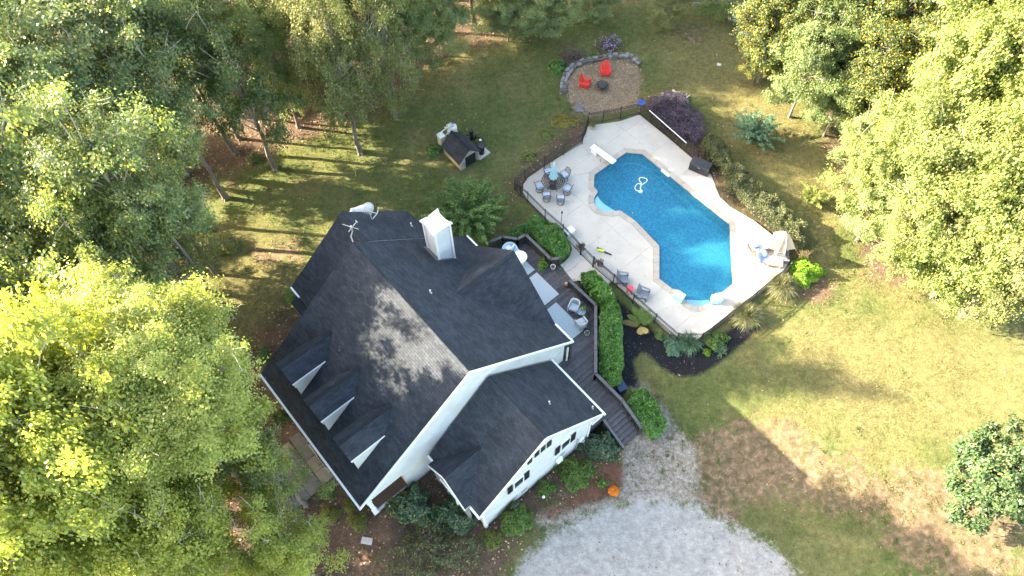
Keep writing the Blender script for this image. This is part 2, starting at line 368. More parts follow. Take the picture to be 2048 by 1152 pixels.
def groundmat():
    m, n, l, b = newmat('ground_cover')
    tc = n.new('ShaderNodeTexCoord')
    def noise(s, d=6, r=.65, dist=0):
        z = n.new('ShaderNodeTexNoise'); z.inputs['Scale'].default_value = s; z.inputs['Detail'].default_value = d; z.inputs['Roughness'].default_value = r
        z.inputs['Distortion'].default_value = dist; l.new(tc.outputs['Object'], z.inputs['Vector']); return z.outputs['Fac']
    def ramp(f, stops):
        r = n.new('ShaderNodeValToRGB'); e = r.color_ramp.elements
        while len(e) < len(stops): e.new(.5)
        for q, (p, c) in zip(e, stops): q.position = p; q.color = (*c, 1)
        l.new(f, r.inputs[0]); return r.outputs[0]
    def mix(f, a, bb):
        x = n.new('ShaderNodeMix'); x.data_type = 'RGBA'; l.new(f, x.inputs[0]); l.new(a, x.inputs[6]); l.new(bb, x.inputs[7]); return x.outputs[2]
    def math_(op, a, bb):
        x = n.new('ShaderNodeMath'); x.operation = op
        for k, q in ((0, a), (1, bb)):
            if isinstance(q, (int, float)): x.inputs[k].default_value = q
            else: l.new(q, x.inputs[k])
        return x.outputs[0]
    n_big = noise(.22, 5); n_mid = noise(.9, 6, .7); n_fine = noise(9, 5, .75); n_vf = noise(38, 3, .7); n_edge = noise(4.5, 7, .78); n_tuft = noise(2.6, 10, .82)
    # ragged mask: attribute (0.5 at the edge, 1 = 1.5 m inside) pushed about by noise
    def mask(name, k, soft):
        a = n.new('ShaderNodeAttribute'); a.attribute_name = name
        z = math_('ADD', math_('MULTIPLY', n_mid, k), math_('MULTIPLY', n_edge, k * 1.0))
        v = math_('ADD', a.outputs['Fac'], math_('SUBTRACT', z, k * 1.0))
        mp = n.new('ShaderNodeMapRange'); mp.interpolation_type = 'SMOOTHSTEP'
        mp.inputs[1].default_value = .5 - soft; mp.inputs[2].default_value = .5 + soft; l.new(v, mp.inputs[0]); return mp.outputs[0]
    g1 = ramp(n_mid, [(.3, (.052, .076, .024)), (.5, (.088, .105, .036)), (.7, (.15, .142, .058))])
    g2 = ramp(n_vf, [(.25, (.055, .072, .019)), (.6, (.11, .13, .04)), (.85, (.21, .205, .085))])
    fac = n.new('ShaderNodeValue'); fac.outputs[0].default_value = .5
    grass = mix(fac.outputs[0], g1, g2)
    dry_sunny = ramp(n_fine, [(.3, (.105, .085, .036)), (.55, (.185, .155, .07)), (.8, (.29, .24, .13))])  # dry grass, its tone lifted to put golden sunlight into the colour
    bigp = n.new('ShaderNodeMapRange'); bigp.inputs[1].default_value = .46; bigp.inputs[2].default_value = .66; bigp.inputs[4].default_value = .65; l.new(n_big, bigp.inputs[0])
    c = mix(bigp.outputs[0], grass, dry_sunny)
    dm = math_('MULTIPLY', mask('m_dry_sunny', 1.3, .5), .62); c = mix(dm, c, dry_sunny)
    lit = ramp(n_vf, [(.25, (.032, .02, .014)), (.5, (.085, .056, .04)), (.68, (.16, .10, .068)), (.85, (.33, .22, .13))])
    lit2 = ramp(n_mid, [(.35, (.055, .045, .032)), (.65, (.16, .11, .082))])
    f6 = n.new('ShaderNodeValue'); f6.outputs[0].default_value = .4
    c = mix(mask('m_litter', 1.3, .28), c, mix(f6.outputs[0], lit, lit2))
    dirt = ramp(noise(2.6, 8, .75, .6), [(.28, (.075, .08, .035)), (.44, (.115, .09, .05)), (.56, (.18, .122, .078)), (.70, (.255, .185, .125)), (.85, (.33, .275, .21))])
    c = mix(math_('MULTIPLY', mask('m_dirt', 2.4, .16), .93), c, dirt)
    path = ramp(noise(5, 9, .8), [(.3, (.11, .08, .06)), (.46, (.22, .18, .14)), (.60, (.34, .31, .27)), (.85, (.48, .46, .43))])
    c = mix(mask('m_path', .35, .12), c, path)
    straw = ramp(n_vf, [(.25, (.10, .07, .045)), (.5, (.25, .185, .125)), (.8, (.42, .33, .24))])
    c = mix(mask('m_straw', .35, .10), c, straw)
    grav = ramp(math_('ADD', math_('MULTIPLY', n_vf, .6), math_('MULTIPLY', n_mid, .4)), [(.30, (.20, .19, .175)), (.45, (.29, .278, .258)), (.6, (.37, .355, .33)), (.75, (.45, .435, .41))])
    grav = mix(math_('MULTIPLY', math_('GREATER_THAN', noise(3, 8, .8), .62), .35), grav, dirt)
    c = mix(mask('m_gravel', .75, .12), c, grav)
    red = ramp(n_vf, [(.25, (.06, .025, .016)), (.5, (.14, .062, .042)), (.8, (.25, .13, .09))])
    c = mix(mask('m_red', .35, .1), c, red)
    blk = ramp(n_vf, [(.3, (.006, .006, .008)), (.6, (.02, .02, .024)), (.85, (.055, .05, .05))])
    c = mix(mask('m_mulch', .18, .06), c, blk)
    tf = n.new('ShaderNodeMapRange'); tf.inputs[1].default_value = .34; tf.inputs[2].default_value = .66; tf.inputs[3].default_value = .62; tf.inputs[4].default_value = 1.38; l.new(n_tuft, tf.inputs[0])
    sc_ = n.new('ShaderNodeVectorMath'); sc_.operation = 'SCALE'; l.new(c, sc_.inputs[0]); l.new(tf.outputs[0], sc_.inputs['Scale']); c = sc_.outputs[0]
    l.new(c, b.inputs['Base Color']); b.inputs['Roughness'].default_value = .95; b.inputs['Specular IOR Level'].default_value = .15
    bp = n.new('ShaderNodeBump'); bp.inputs['Strength'].default_value = .9; bp.inputs['Distance'].default_value = .05
    l.new(math_('ADD', n_vf, math_('MULTIPLY', n_fine, 1.5)), bp.inputs['Height']); l.new(bp.outputs[0], b.inputs['Normal'])
    return m
me = mesh_np('ground', np.column_stack([PX, ZZ]), F, groundmat())
MASK = {}
for nm, polys in LAYERS.items():
    d = np.full(len(PX), -9.)
    for pl in polys: d = np.maximum(d, sdf(PX, pxpoly(pl)))
    MASK[nm] = d
    at = me.attributes.new(nm, 'FLOAT', 'POINT'); at.data.foreach_set('value', np.clip(.5 + d / 3.0, -1, 2).astype(np.float32))
me.polygons.foreach_set('use_smooth', [True] * len(me.polygons))
tag(nobj('ground', me), 'lawn with bare dirt, leaf litter, mulch beds and gravel drive', kind='structure')

def masks_at(P):
    return {k: np.max([sdf(P, pxpoly(pl)) for pl in v], axis=0) for k, v in LAYERS.items()}
HOUSE_UV = [(-2.4, 4.6), (0.2, 4.6), (.2, .4), (10, .4), (10, 4.9), (14.5, 4.9), (14.5, 12.8), (14.6, 15.4), (12.3, 15.4), (8.9, 18.7), (1.8, 18.7), (.8, 17.4), (.3, 14.8), (-2.4, 12.7)]
house_w = np.array([toworld(u, v)[:2] for u, v in HOUSE_UV])
# grass blades, fallen leaves and drive stones
def scatter(n, x0, x1, y0, y1): return np.column_stack([RNG.uniform(x0, x1, n), RNG.uniform(y0, y1, n)])
P = scatter(330000, -20, 30, 8, 56)
mk = masks_at(P); ok = (sdf(P, patio_w) < -.05) & (sdf(P, walk_w) < -.05) & ~inside(P, house_w)
for k in ('m_dirt', 'm_litter'): ok &= (mk[k] < -.1) | (RNG.uniform(size=len(P)) < .07)
for k in ('m_gravel', 'm_mulch', 'm_red', 'm_path', 'm_straw'): ok &= mk[k] < .05
P = P[ok]; z = terr(P[:, 0], P[:, 1]) + (vnoise(P, 2.2, 1) - .5) * .1 + (vnoise(P, .7, 2) - .5) * .035
P3 = np.column_stack([P, z - .01]); N = len(P3); a = RNG.uniform(0, 2 * np.pi, N); hgt = RNG.uniform(.03, .085, N) * (.7 + .7 * vnoise(P, 1.1, 5))
ln = RNG.normal(size=(N, 2)) * .03; wd = .022
V = np.stack([P3 + np.column_stack([np.cos(a) * wd, np.sin(a) * wd, 0 * a]), P3 - np.column_stack([np.cos(a) * wd, np.sin(a) * wd, 0 * a]), P3 + np.column_stack([ln, hgt])], 1).reshape(-1, 3)
gm = leafmat('grass_blade', (.065, .09, .022), (.13, .148, .044), (.27, .23, .10), .35, .2, .7, .86)
tag(nobj('grass', mesh_np('grass', V, np.arange(N * 3).reshape(N, 3), gm)), 'short green and straw coloured lawn grass', 'grass', kind='stuff')
P = scatter(90000, -34, 36, 3, 62); mk = masks_at(P)
ok = ~inside(P, house_w) & (sdf(P, patio_w) < -.1) & ((mk['m_litter'] > -.4) | (RNG.uniform(size=len(P)) < .05)); P = P[ok]
P3 = np.column_stack([P, terr(P[:, 0], P[:, 1]) + (vnoise(P, 2.2, 1) - .5) * .1 + .03])
tag(nobj('fallen_leaves', leaf_mesh('fallen_leaves', P3, .12, leafmat('dead_leaf', (.09, .05, .03), (.24, .15, .08), (.42, .30, .16), .1, .2, .7, .8), 1.6)), 'brown and tan fallen leaves lying under the trees', 'leaves', kind='stuff')
def stone_mesh(name, P, size, m):
    N = len(P); a = RNG.uniform(0, 6.28, N); s = size * RNG.uniform(.5, 1.5, N); V = []
    for k in range(4):
        q = a + k * np.pi / 2 + RNG.normal(size=N) * .25; V.append(P + np.column_stack([np.cos(q) * s, np.sin(q) * s * .8, 0 * q]))
    V.append(P + np.column_stack([RNG.normal(size=N) * s * .2, RNG.normal(size=N) * s * .2, s * .8])); V = np.stack(V, 1).reshape(-1, 3)
    b = (np.arange(N) * 5)[:, None]; F = np.concatenate([b + np.array([[i, (i + 1) % 4, 4]]) for i in range(4)])
    return mesh_np(name, V, F, m)
def on_ground(P, dz): return np.column_stack([P, terr(P[:, 0], P[:, 1]) + (vnoise(P, 2.2, 1) - .5) * .1 + (vnoise(P, .7, 2) - .5) * .035 + dz])
P = scatter(150000, -2, 20, 2, 17); mk = masks_at(P); ok = (mk['m_gravel'] + (vnoise(P, .8, 3) - .5) * 1.1 > -.15) | ((mk['m_path'] > .1) & (RNG.uniform(size=len(P)) < .3))
tag(nobj('gravel_stones', stone_mesh('gravel_stones', on_ground(P[ok & ~inside(P, house_w)], -.01), .02, leafmat('gravel_stone', (.20, .195, .19), (.40, .395, .385), (.27, .22, .17), 0, .2, .8, .93))), 'loose pale grey gravel on the drive and path', 'gravel', kind='stuff')
P = scatter(60000, -5, 22, 8, 40); mk = masks_at(P); ok = (mk['m_mulch'] > -.05)
tag(nobj('mulch_chips', leaf_mesh('mulch_chips', on_ground(P[ok], .015), .075, leafmat('black_mulch_chip', (.006, .006, .007), (.03, .028, .03), (.20, .17, .13), 0, .2, .8, .97), 1.0)), 'black bark mulch chips in the planting bed', 'mulch', kind='stuff')
P = scatter(60000, 2, 16, 36, 50); mk = masks_at(P); ok = (mk['m_straw'] > -.15)
tag(nobj('pine_straw', leaf_mesh('pine_straw', on_ground(P[ok], .02), .16, leafmat('pine_straw', (.12, .085, .05), (.30, .22, .14), (.44, .36, .25), 0, .2, .8, .85), 1.0, .16)), 'tan pine straw covering the fire pit floor', 'straw', kind='stuff')
# tufts of weeds on the bare ground and rough spots of the lawn
Cn = scatter(5200, -20, 30, 2, 56); mk = masks_at(Cn); ok = ~inside(Cn, house_w) & (sdf(Cn, patio_w) < -.4) & (mk['m_gravel'] < -.1) & (mk['m_mulch'] < -.2) & (mk['m_straw'] < -.1) & (vnoise(Cn, 2.5, 12) > .45) & ((mk['m_dirt'] > -.5) | (mk['m_path'] > -.2) | (mk['m_litter'] > -1.5) | (RNG.uniform(size=len(Cn)) < .25))
Cn = Cn[ok]; sp_ = RNG.uniform(.05, .28, len(Cn)); P = np.repeat(Cn, 26, 0) + RNG.normal(size=(len(Cn) * 26, 2)) * np.repeat(sp_, 26)[:, None]
P3 = on_ground(P, .02) + np.column_stack([np.zeros((len(P), 2)), RNG.uniform(0, .07, len(P))])
tag(nobj('weeds', leaf_mesh('weeds', P3, .085, leafmat('weed_leaf', (.045, .075, .02), (.10, .13, .04), (.22, .19, .08), .3, .2, .7, .85), .6, .4)), 'scattered tufts of weeds and rough grass', 'weeds', kind='stuff')
# ------------------------------------------------------------------ house (local frame: x along the ridge, y towards the pool)
U1 = 10.24; VR = 7.93; ZR = 8.56; ZF = 2.63; VB = 15.3; ZB = 1.98; U2 = 14.72
PF = (ZR - ZF) / VR; PR = (ZR - ZB) / (VB - VR)
rearz = lambda v: ZR - PR * (v - VR)
frontz = lambda v: ZF + PF * v
def house():
    h = thing('house', 'large white sided house with dark shingle roof, three dormers and a garage wing', 'house', (HX, HY, 0), PSI)
    SH = [M_SHING, M_WHITE]
    # --- main block
    MB().roof([(0, 0, ZF), (U1, 0, ZF), (U1, VR, ZR), (0, VR, ZR)]).build('front_roof', SH, h)
    mid = (1.05 + 8.63) / 2; ZC = 5.82; VI = VR + (ZR - ZC) / PR
    MB().roof([(0, VR, ZR), (U1, VR, ZR), (U1, VB, ZB), (0, VB, ZB)]).build('rear_roof', SH, h)
    b = MB(); b.roof([(mid, VI, ZC), (mid, VB + .05, ZC), (8.63, VB + .05, ZB + .0), (8.63, VB, ZB)]); b.build('gable_roof', SH, h)
    b = MB(); b.roof([(mid, VI, ZC), (mid, VB + .05, ZC), (1.05, VB + .05, ZB), (1.05, VB, ZB)]); b.build('gable_roof', SH, h)
    MB().panel([(8.2, VB - .35, ZB - .05), (mid, VB - .35, ZC - .3), (1.5, VB - .35, ZB - .05)], .12).build('gable_wall', M_SIDE, h)
    # ridge caps: a raised strip either side of the ridge
    def ridge(x0, x1, v, z, pf, pr, wd=.3, ax='x'):
        q = MB(); q.mat = 0
        if ax == 'x':
            q.roof([(x0, v - wd, z - wd * pf + .035), (x1, v - wd, z - wd * pf + .035), (x1, v, z + .035), (x0, v, z + .035)], .03)
            q.roof([(x0, v + .02, z + .035), (x1, v + .02, z + .035), (x1, v + wd, z - wd * pr + .035), (x0, v + wd, z - wd * pr + .035)], .03)
        else:
            q.roof([(v - wd, x0, z - wd * pf + .03), (v - wd, x1, z - wd * pf + .03), (v, x1, z + .03), (v, x0, z + .03)], .03)
            q.roof([(v, x0, z + .03), (v, x1, z + .03), (v + wd, x1, z - wd * pr + .03), (v + wd, x0, z - wd * pr + .03)], .03)
        return q.build('ridge_cap', [M_SHING, M_DARK], h)
    ridge(.0, U1 - .02, VR, ZR, PF, PR, .34); ridge(VI, VB, mid, ZC, (ZC - ZB) / (8.63 - mid), (ZC - ZB) / (8.63 - mid), .16, 'y')
    # --- walls of main block: storeys as thick wall panels
    uw = U1 - .14
    def gablewall(u, th, porch):
        pts = [(u, 14.75, -1.3), (u, 14.75, rearz(14.75) - .1), (u, VR, ZR - .1)]
        if porch: pts += [(u, .5, frontz(.5) - .1), (u, .5, 2.28), (u, 2.75, 2.28), (u, 2.75, -1.4)]
        else: pts += [(u, .5, frontz(.5) - .1), (u, .5, 2.28), (u, 2.75, 2.28), (u, 2.75, -1.4)]
        b = MB()
        if th > 0: pts = pts[::-1]
        return b.panel(pts, abs(th)).build('wall', M_SIDE, h)
    b = MB(); b.panel([(uw, .5, 2.28), (uw, 2.75, 2.28), (uw, VR, 2.28), (uw, VR, ZR - .12), (uw, .5, frontz(.5) - .12)], .12); b.build('wall', M_SIDE, h)
    b = MB(); b.panel([(uw, VR, -1.4), (uw, 14.75, -1.4), (uw, 14.75, rearz(14.75) - .12), (uw, VR, ZR - .12)], .12); b.build('wall', M_SIDE, h)
    b = MB(); b.panel([(uw, 2.78, -1.4), (uw, VR, -1.4), (uw, VR, 2.28), (uw, 2.78, 2.28)], .12); b.build('wall', M_SIDE, h)
    b = MB(); b.panel([(.14, .5, 2.28), (.14, .5, frontz(.5) - .12), (.14, VR, ZR - .12), (.14, 14.75, rearz(14.75) - .12), (.14, 14.75, -.6), (.14, VR, -.6), (.14, 2.78, -.6), (.14, 2.78, 2.28)], .12); b.build('wall', M_SIDE, h)
    MB().box((U1 / 2, 14.7, .4), (U1 - .6, .12, 3.4)).build('wall', M_SIDE, h)
    MB().box((U1 / 2, 2.84, .6), (U1 - .6, .12, 4.4)).build('wall', M_SIDE, h)
    # rear wall doors and windows towards the deck
    for x in (1.2, 3.2, 6.4, 8.9):
        f = MB(); f.box((x, 14.8, 1.0), (1.3, .06, 1.9)); f = f.build('window', M_WHITE, h)
        MB().box((x, 14.84, 1.0), (1.14, .03, 1.74)).build('pane', M_GLASS, f)
    # --- porch under the front slope
    for k in range(20):
        MB().box((U1 / 2 - .06, .53 + k * .118, -.2), (U1 - .5, .112, .05)).build('porch_board', mat('brown_porch_board', (.11, .072, .05), .6, .25, 6), h)
    MB().box((U1 / 2 - .03, 1.6, -.75), (U1 - .42, 2.3, 1.0)).build('porch_skirt', M_SIDE, h)
    MB().box((U1 / 2, .5, 2.4), (U1 - .3, .2, .28)).build('porch_beam', M_WHITE, h)
    for x in (10.0, 7.6, 5.1, 2.6, .3):
        c = MB(); c.box((x, .5, 1.0), (.24, .24, 2.5)); c.box((x, .5, -.1), (.34, .34, .2)); c.box((x, .5, 2.2), (.32, .32, .14)); c.build('porch_column', M_WHITE, h)
    for a, c in ((7.75, 9.85), (5.2, 7.45), (.45, 2.5)):
        b = MB()
        b.bar((a, .5, .75), (c, .5, .75), .07, .06); b.bar((a, .5, -.05), (c, .5, -.05), .06, .05)
        for k in range(int((c - a) / .13)): b.bar((a + .1 + k * .13, .5, -.05), (a + .1 + k * .13, .5, .74), .03, .03)
        b.build('porch_railing', M_WHITE, h)
    dr = MB().box((5.1, 2.92 - .17, .9), (1.0, .06, 2.1)).build('front_door', mat('dark_red_door', (.12, .02, .02), .4), h)
    MB().lathe([(.03, 0), (.035, .05), (.01, .06)], 8, (5.5, 2.7, .85)).build('handle', M_DARK, dr)
    for k in range(4): MB().box((5.1, .4 - .28 * k, -.35 - .2 * k), (2.2, .3, .12 + 0 * k)).build('step', M_CONC, h)
    # gutters and downspouts
    b = MB(); b.box((U1 / 2, -.06, ZF - .07), (U1, .12, .11)); b.build('gutter', M_WHITE, h)
    MB().box((.55, VB + .06, ZB - .07), (1.1, .12, .11)).build('gutter', M_WHITE, h); MB().box(((8.63 + U1) / 2, VB + .06, ZB - .07), (U1 - 8.63, .12, .11)).build('gutter', M_WHITE, h)
    b = MB(); b.bar((U1 - .03, -.02, ZF + .02), (U1 - .03, VR, ZR + .02), .07, .16); b.bar((U1 - .03, VR, ZR + .02), (U1 - .03, VB, ZB + .02), .07, .16); b.build('rake_trim', M_WHITE, h)
    b = MB(); b.bar((U1 + .02, 14.9, 1.8), (U1 + .02, 14.9, -.05), .09, .07); b.build('downspout', M_WHITE, h)
    MB().bar((10.25, 15.15, 1.95), (10.25, 15.15, -.05), .16, .16).build('deck_post', M_RAIL, h)
    # --- dormers
    for d1 in (1.38, 4.17, 6.99):
        dw = 1.72; zd = 4.965; zr = 5.843; vf = .98
        vint = lambda z: (z - ZF) / PF
        root = MB()
        b = MB(); m_ = d1 + dw / 2
        b.roof([(d1, vf, zd), (m_, vf, zr), (m_, vint(zr), zr), (d1, vint(zd), zd)], .09)
        b.roof([(m_, vf, zr), (d1 + dw, vf, zd), (d1 + dw, vint(zd), zd), (m_, vint(zr), zr)], .09)
        o = b.build('dormer', SH, h)
        for x in (d1 + .12, d1 + dw - .12):
            MB().panel([(x, vf + .1, frontz(vf + .1) - .05), (x, vf + .1, zd - .08), (x, vint(zd - .08), zd - .08)], .08).build('dormer_wall', M_SIDE, o)
        MB().panel([(d1 + .12, vf + .12, frontz(vf)), (d1 + dw - .12, vf + .12, frontz(vf)), (d1 + dw - .12, vf + .12, zd - .1), (m_, vf + .12, zr - .14), (d1 + .12, vf + .12, zd - .1)], .08).build('dormer_wall', M_SIDE, o)
        MB().box((m_, vf + .08, 4.25), (.85, .05, 1.25)).build('window_frame', M_WHITE, o)
        MB().box((m_, vf + .045, 4.25), (.72, .03, 1.1)).build('window_pane', M_GLASS, o)
        MB().bar((m_, vf, zr + .01), (m_, vint(zr), zr + .01), .22, .03).build('ridge_cap', M_SHING, o)
        MB().bar((d1 + dw - .01, vf, zd + .0), (d1 + dw - .01, vint(zd), zd + .0), .03, .11).build('trim', M_WHITE, o)
    # --- chimney with a pinched, rust stained cap
    m, n, l, bs = newmat('white_cap_rust')
    tc = n.new('ShaderNodeTexCoord'); nz = n.new('ShaderNodeTexNoise'); nz.inputs['Scale'].default_value = 3.2; nz.inputs['Detail'].default_value = 8
    l.new(tc.outputs['Object'], nz.inputs[0]); rp = n.new('ShaderNodeValToRGB'); rp.color_ramp.elements[0].position = .60; rp.color_ramp.elements[1].position = .7
    rp.color_ramp.elements[0].color = (.72, .71, .72, 1); rp.color_ramp.elements[1].color = (.17, .10, .08, 1)
    l.new(nz.outputs[0], rp.inputs[0]); l.new(rp.outputs[0], bs.inputs[0]); bs.inputs['Roughness'].default_value = .4
    c0, c1, v0, v1, zt = .88, 1.96, 11.95, 13.0, 7.75
    ch = MB(); ch.prism([(c0, v0), (c1, v0), (c1, v1), (c0, v1)], lambda p: rearz(p[1]) - .15, zt); ch = ch.build('chimney', M_SIDE, h)
    for x in (c0, c1):
        for y in (v0, v1): MB().box((x, y, (zt + 3.6) / 2), (.12, .12, zt - 3.64)).build('corner_board', M_WHITE, ch)
    b = MB(); e = .14; cx, cy = (c0 + c1) / 2, (v0 + v1) / 2
    top = [(c0 - e, v0 - e, zt + .02), (cx, v0 - .06, zt + .04), (c1 + e, v0 - e, zt + .02), (c1 + .08, cy, zt + .04), (c1 + e, v1 + e, zt + .02), (cx, v1 - .14, zt + .05), (c0 - e, v1 + e, zt + .02), (c0 - .06, cy, zt + .05), (cx, cy, zt + .09)]
    bot = [(p[0], p[1], p[2] - .1) for p in top[:8]]
    b.add(top + bot, [(i, (i + 1) % 8, 8) for i in range(8)] + [(i, 9 + i, 9 + (i + 1) % 8, (i + 1) % 8) for i in range(8)] + [tuple(range(16, 8, -1))])
    b.build('chimney_cap', m, ch)
    b = MB(); b.panel([(c0 - .1, v0 - .25, rearz(v0 - .25) + .02), (c1 + .1, v0 - .25, rearz(v0 - .25) + .02), (c1 + .1, v1 + .1, rearz(v1 + .1) + .02), (c0 - .1, v1 + .1, rearz(v1 + .1) + .02)], .02); b.build('flashing', mat('grey_flashing', (.10, .11, .12), .4, .2, 5), ch)
    # --- far wing, slightly lower, with its own ridge
    W0 = -2.69; VW = 8.78; ZW = 7.80; wz = lambda v: ZW - PR * (v - VW)
    MB().roof([(W0, 4.33, 4.32), (.1, 4.33, 4.32), (.1, VW, ZW), (W0, VW, ZW)]).build('wing_roof', SH, h)
    MB().roof([(W0, VW, ZW), (-.01, VW, ZW), (-.01, 13.0, wz(13.0)), (-1.62, 13.0, wz(13.0)), (W0, 12.9, wz(12.9))]).build('wing_roof', SH, h)
    ridge(W0 + .02, -.02, VW, ZW, .78, PR, .3)
    b = MB(); b.roof([(W0 + .45, 3.75, 3.55), (.0, 3.75, 3.55), (.0, 4.3, 4.0), (W0 + .45, 4.5, 4.0)], .08); b.build('eave_return', SH, h)
    b = MB(); b.panel([(W0 + .3, 4.7, -.6), (W0 + .3, 4.7, 4.45), (W0 + .3, VW, ZW - .12), (W0 + .3, 12.6, wz(12.6) - .12), (W0 + .3, 12.6, -.6)], .12); b.build('wall', M_SIDE, h)
    MB().box((W0 / 2 + .2, 4.75, 1.8), (abs(W0) - .3, .12, 5.0)).build('wall', M_SIDE, h)
    MB().box((W0 / 2 + .2, 12.6, 1.6), (abs(W0) - .3, .12, 4.6)).build('wall', M_SIDE, h)
    b = MB(); b.box((W0 + .45, 4.28, 4.25), (.9, .1, .12)); b.build('gutter', M_WHITE, h)
    for y in (7, 10.5):
        f = MB().box((W0 + .2, y, 1.4), (.05, 1.0, 1.5)).build('window', M_WHITE, h); MB().box((W0 + .16, y, 1.4), (.03, .85, 1.35)).build('pane', M_GLASS, f)
    # --- garage wing
    GV = 9.018; GZ = 6.51; GE = 13.585; GZE = 1.85; GL = 4.482; GZL = 2.52
    pl = (GZ - GZL) / (GV - GL); pr = (GZ - GZE) / (GE - GV)
    gl = lambda v: GZ - pl * (GV - v); gr = lambda v: GZ - pr * (v - GV)
    MB().roof([(U1, GV, GZ), (U2, GV, GZ), (U2, GE, GZE), (U1, GE, GZE)]).build('garage_roof', SH, h)
    b = MB(); b.roof([(U1, GL, GZL), (U2, GL, GZL), (U2, 6.1, gl(6.1)), (U2 + .16, 6.1, gl(6.1)), (U2 + .16, 5.7, gl(5.7)), (U2, 5.7, gl(5.7) + .0)][:2] + [(U2, GV, GZ), (U1, GV, GZ)]); b.build('garage_roof', SH, h)
    ridge(U1 + .02, U2 - .02, GV, GZ, pl, pr, .3)
    gw = U2 - .22
    b = MB(); b.panel([(gw, 4.72, -1.5), (gw, 12.75, -1.5), (gw, 12.75, gr(12.75) - .1), (gw, GV, GZ - .1), (gw, 4.72, gl(4.72) - .1)], .14); gwall = b.build('garage_wall', M_SIDE, h)
    MB().box(((U1 + U2) / 2, 12.7, .4), (U2 - U1 - .3, .12, 3.6)).build('wall', M_SIDE, h)
    MB().box(((U1 + U2) / 2 + .4, 4.85, .6), (U2 - U1 - 1.0, .12, 3.9)).build('wall', M_SIDE, h)
    b = MB(); b.bar((U2 - .03, GL - .03, GZL + .0), (U2 - .03, GV, GZ + .0), .06, .15); b.bar((U2 - .03, GV, GZ), (U2 - .03, GE + .03, GZE), .06, .15); b.build('rake_trim', M_WHITE, h)
    b = MB(); b.box(((U1 + U2) / 2, GE + .06, GZE - .06), (U2 - U1 + .1, .12, .11)); b.build('gutter', M_WHITE, h)
    MB().box((U1 + .35, GL - .06, GZL - .06), (.7, .12, .11)).build('gutter', M_WHITE, h); MB().box((U2 - .4, GL - .06, GZL - .06), (.8, .12, .11)).build('gutter', M_WHITE, h)
    MB().box((U2 - .5, 13.15, GZE - .28), (.9, .8, .28)).build('eave_box', M_WHITE, h)
    b = MB(); b.bar((gw + .04, 4.76, -1.4), (gw + .04, 4.76, 2.4), .09, .12); b.bar((gw + .04, 12.7, -1.4), (gw + .04, 12.7, 1.9), .07, .1); b.build('corner_board', M_WHITE, h)
    # cross gable over the garage front
    cm = 12.25; ci = 6.6; cz = gl(ci); ce = 1.6; cf = 4.12; cez = GZL + .01
    b = MB(); b.roof([(cm, cf, cz), (cm, ci, cz), (cm - ce, GL, cez), (cm - ce, cf, cez)]); b.build('garage_gable_roof', SH, h)
    b = MB(); b.roof([(cm, cf, cz), (cm, ci, cz), (cm + ce, GL, cez), (cm + ce, cf, cez)]); b.build('garage_gable_roof', SH, h)
    MB().bar((cm, cf, cz + .02), (cm, ci, cz + .02), .2, .04).build('ridge_cap', M_SHING, h)
    M_STONE = mat('grey_stone', (.24, .235, .22), .85, .4, 3, .6, 12)
    st = MB().panel([(cm - ce + .15, cf + .14, -1.5), (cm + ce - .1, cf + .14, -1.5), (cm + ce - .1, cf + .14, 2.1), (cm, cf + .14, cz - .2), (cm - ce + .15, cf + .14, 2.1)], .2).build('stone_gable', M_STONE, h)
    f = MB().box((cm, cf + .08, 1.3), (1.5, .08, 1.1)).build('window', M_WHITE, h)
    for x in (-.36, .36): MB().box((cm + x, cf + .03, 1.3), (.62, .04, .95)).build('pane', M_GLASS, f)
    b = MB(); b.bar((cm - ce + .1, cf - .02, cez - .02), (cm, cf - .02, cz - .02), .05, .14); b.bar((cm, cf - .02, cz - .02), (cm + ce, cf - .02, cez - .02), .05, .14); b.build('rake_trim', M_WHITE, h)
    # windows with shutters on the gable end
    gx_ = gw + .03
    for vc, zc in ((7.28, 2.2), (10.75, 1.85)):
        f = MB().box((gx_, vc, zc), (.07, .72, 1.15)).build('window', M_WHITE, h)
        for dz in (-.27, .27): MB().box((gx_ + .045, vc, zc + dz), (.02, .58, .47)).build('pane', M_GLASS, f)
        MB().box((gx_ + .05, vc, zc - .6), (.14, .85, .07)).build('sill', M_WHITE, f)
        for s in (-1, 1):
            q = MB(); q.box((gx_ + .02, vc + s * .6, zc), (.05, .34, 1.15))
            for k in range(9): q.box((gx_ + .05, vc + s * .6, zc - .5 + k * .125), (.02, .26, .06))
            q.build('shutter', M_SHUT, h)
    f = MB().box((gx_, 8.75, 4.75), (.07, .85, .95)).build('window', M_WHITE, h)
    for dy in (-.21, .21): MB().box((gx_ + .045, 8.75 + dy, 4.75), (.02, .34, .8)).build('pane', M_GLASS, f)
    for s in (-1, 1): MB().box((gx_ + .02, 8.75 + s * .68, 4.5 if s > 0 else 4.45), (.05, .3, .75)).build('shutter', M_SHUT, h)
    for y, z in ((6.1, -.55), (7.7, -.45), (10.6, .25), (4.1, -.7)):
        if y > 5: MB().box((gx_ + .02, y, z), (.03, .42, .12)).build('vent', mat('grey_vent', (.25, .27, .28), .5), h)
    MB().box((uw + .02, 4.1, -.3), (.03, .7, .12)).build('vent', mat('grey_vent', (.25, .27, .28), .5), h)
    q = MB(); q.box((gx_ + .12, 10.3, .05), (.22, .36, .5)); mb_ = q.build('meter_box', M_WHITE, h)
    MB().tube([(gx_ + .06, 10.15, -.2), (gx_ + .06, 10.12, -1.25)], .03, 6).build('conduit', mat('grey_vent', (.25, .27, .28), .5), mb_)
    q = MB(); q.box((gx_ + .08, 12.1, .1), (.14, .3, .35)); mb_ = q.build('meter_box', M_WHITE, h)
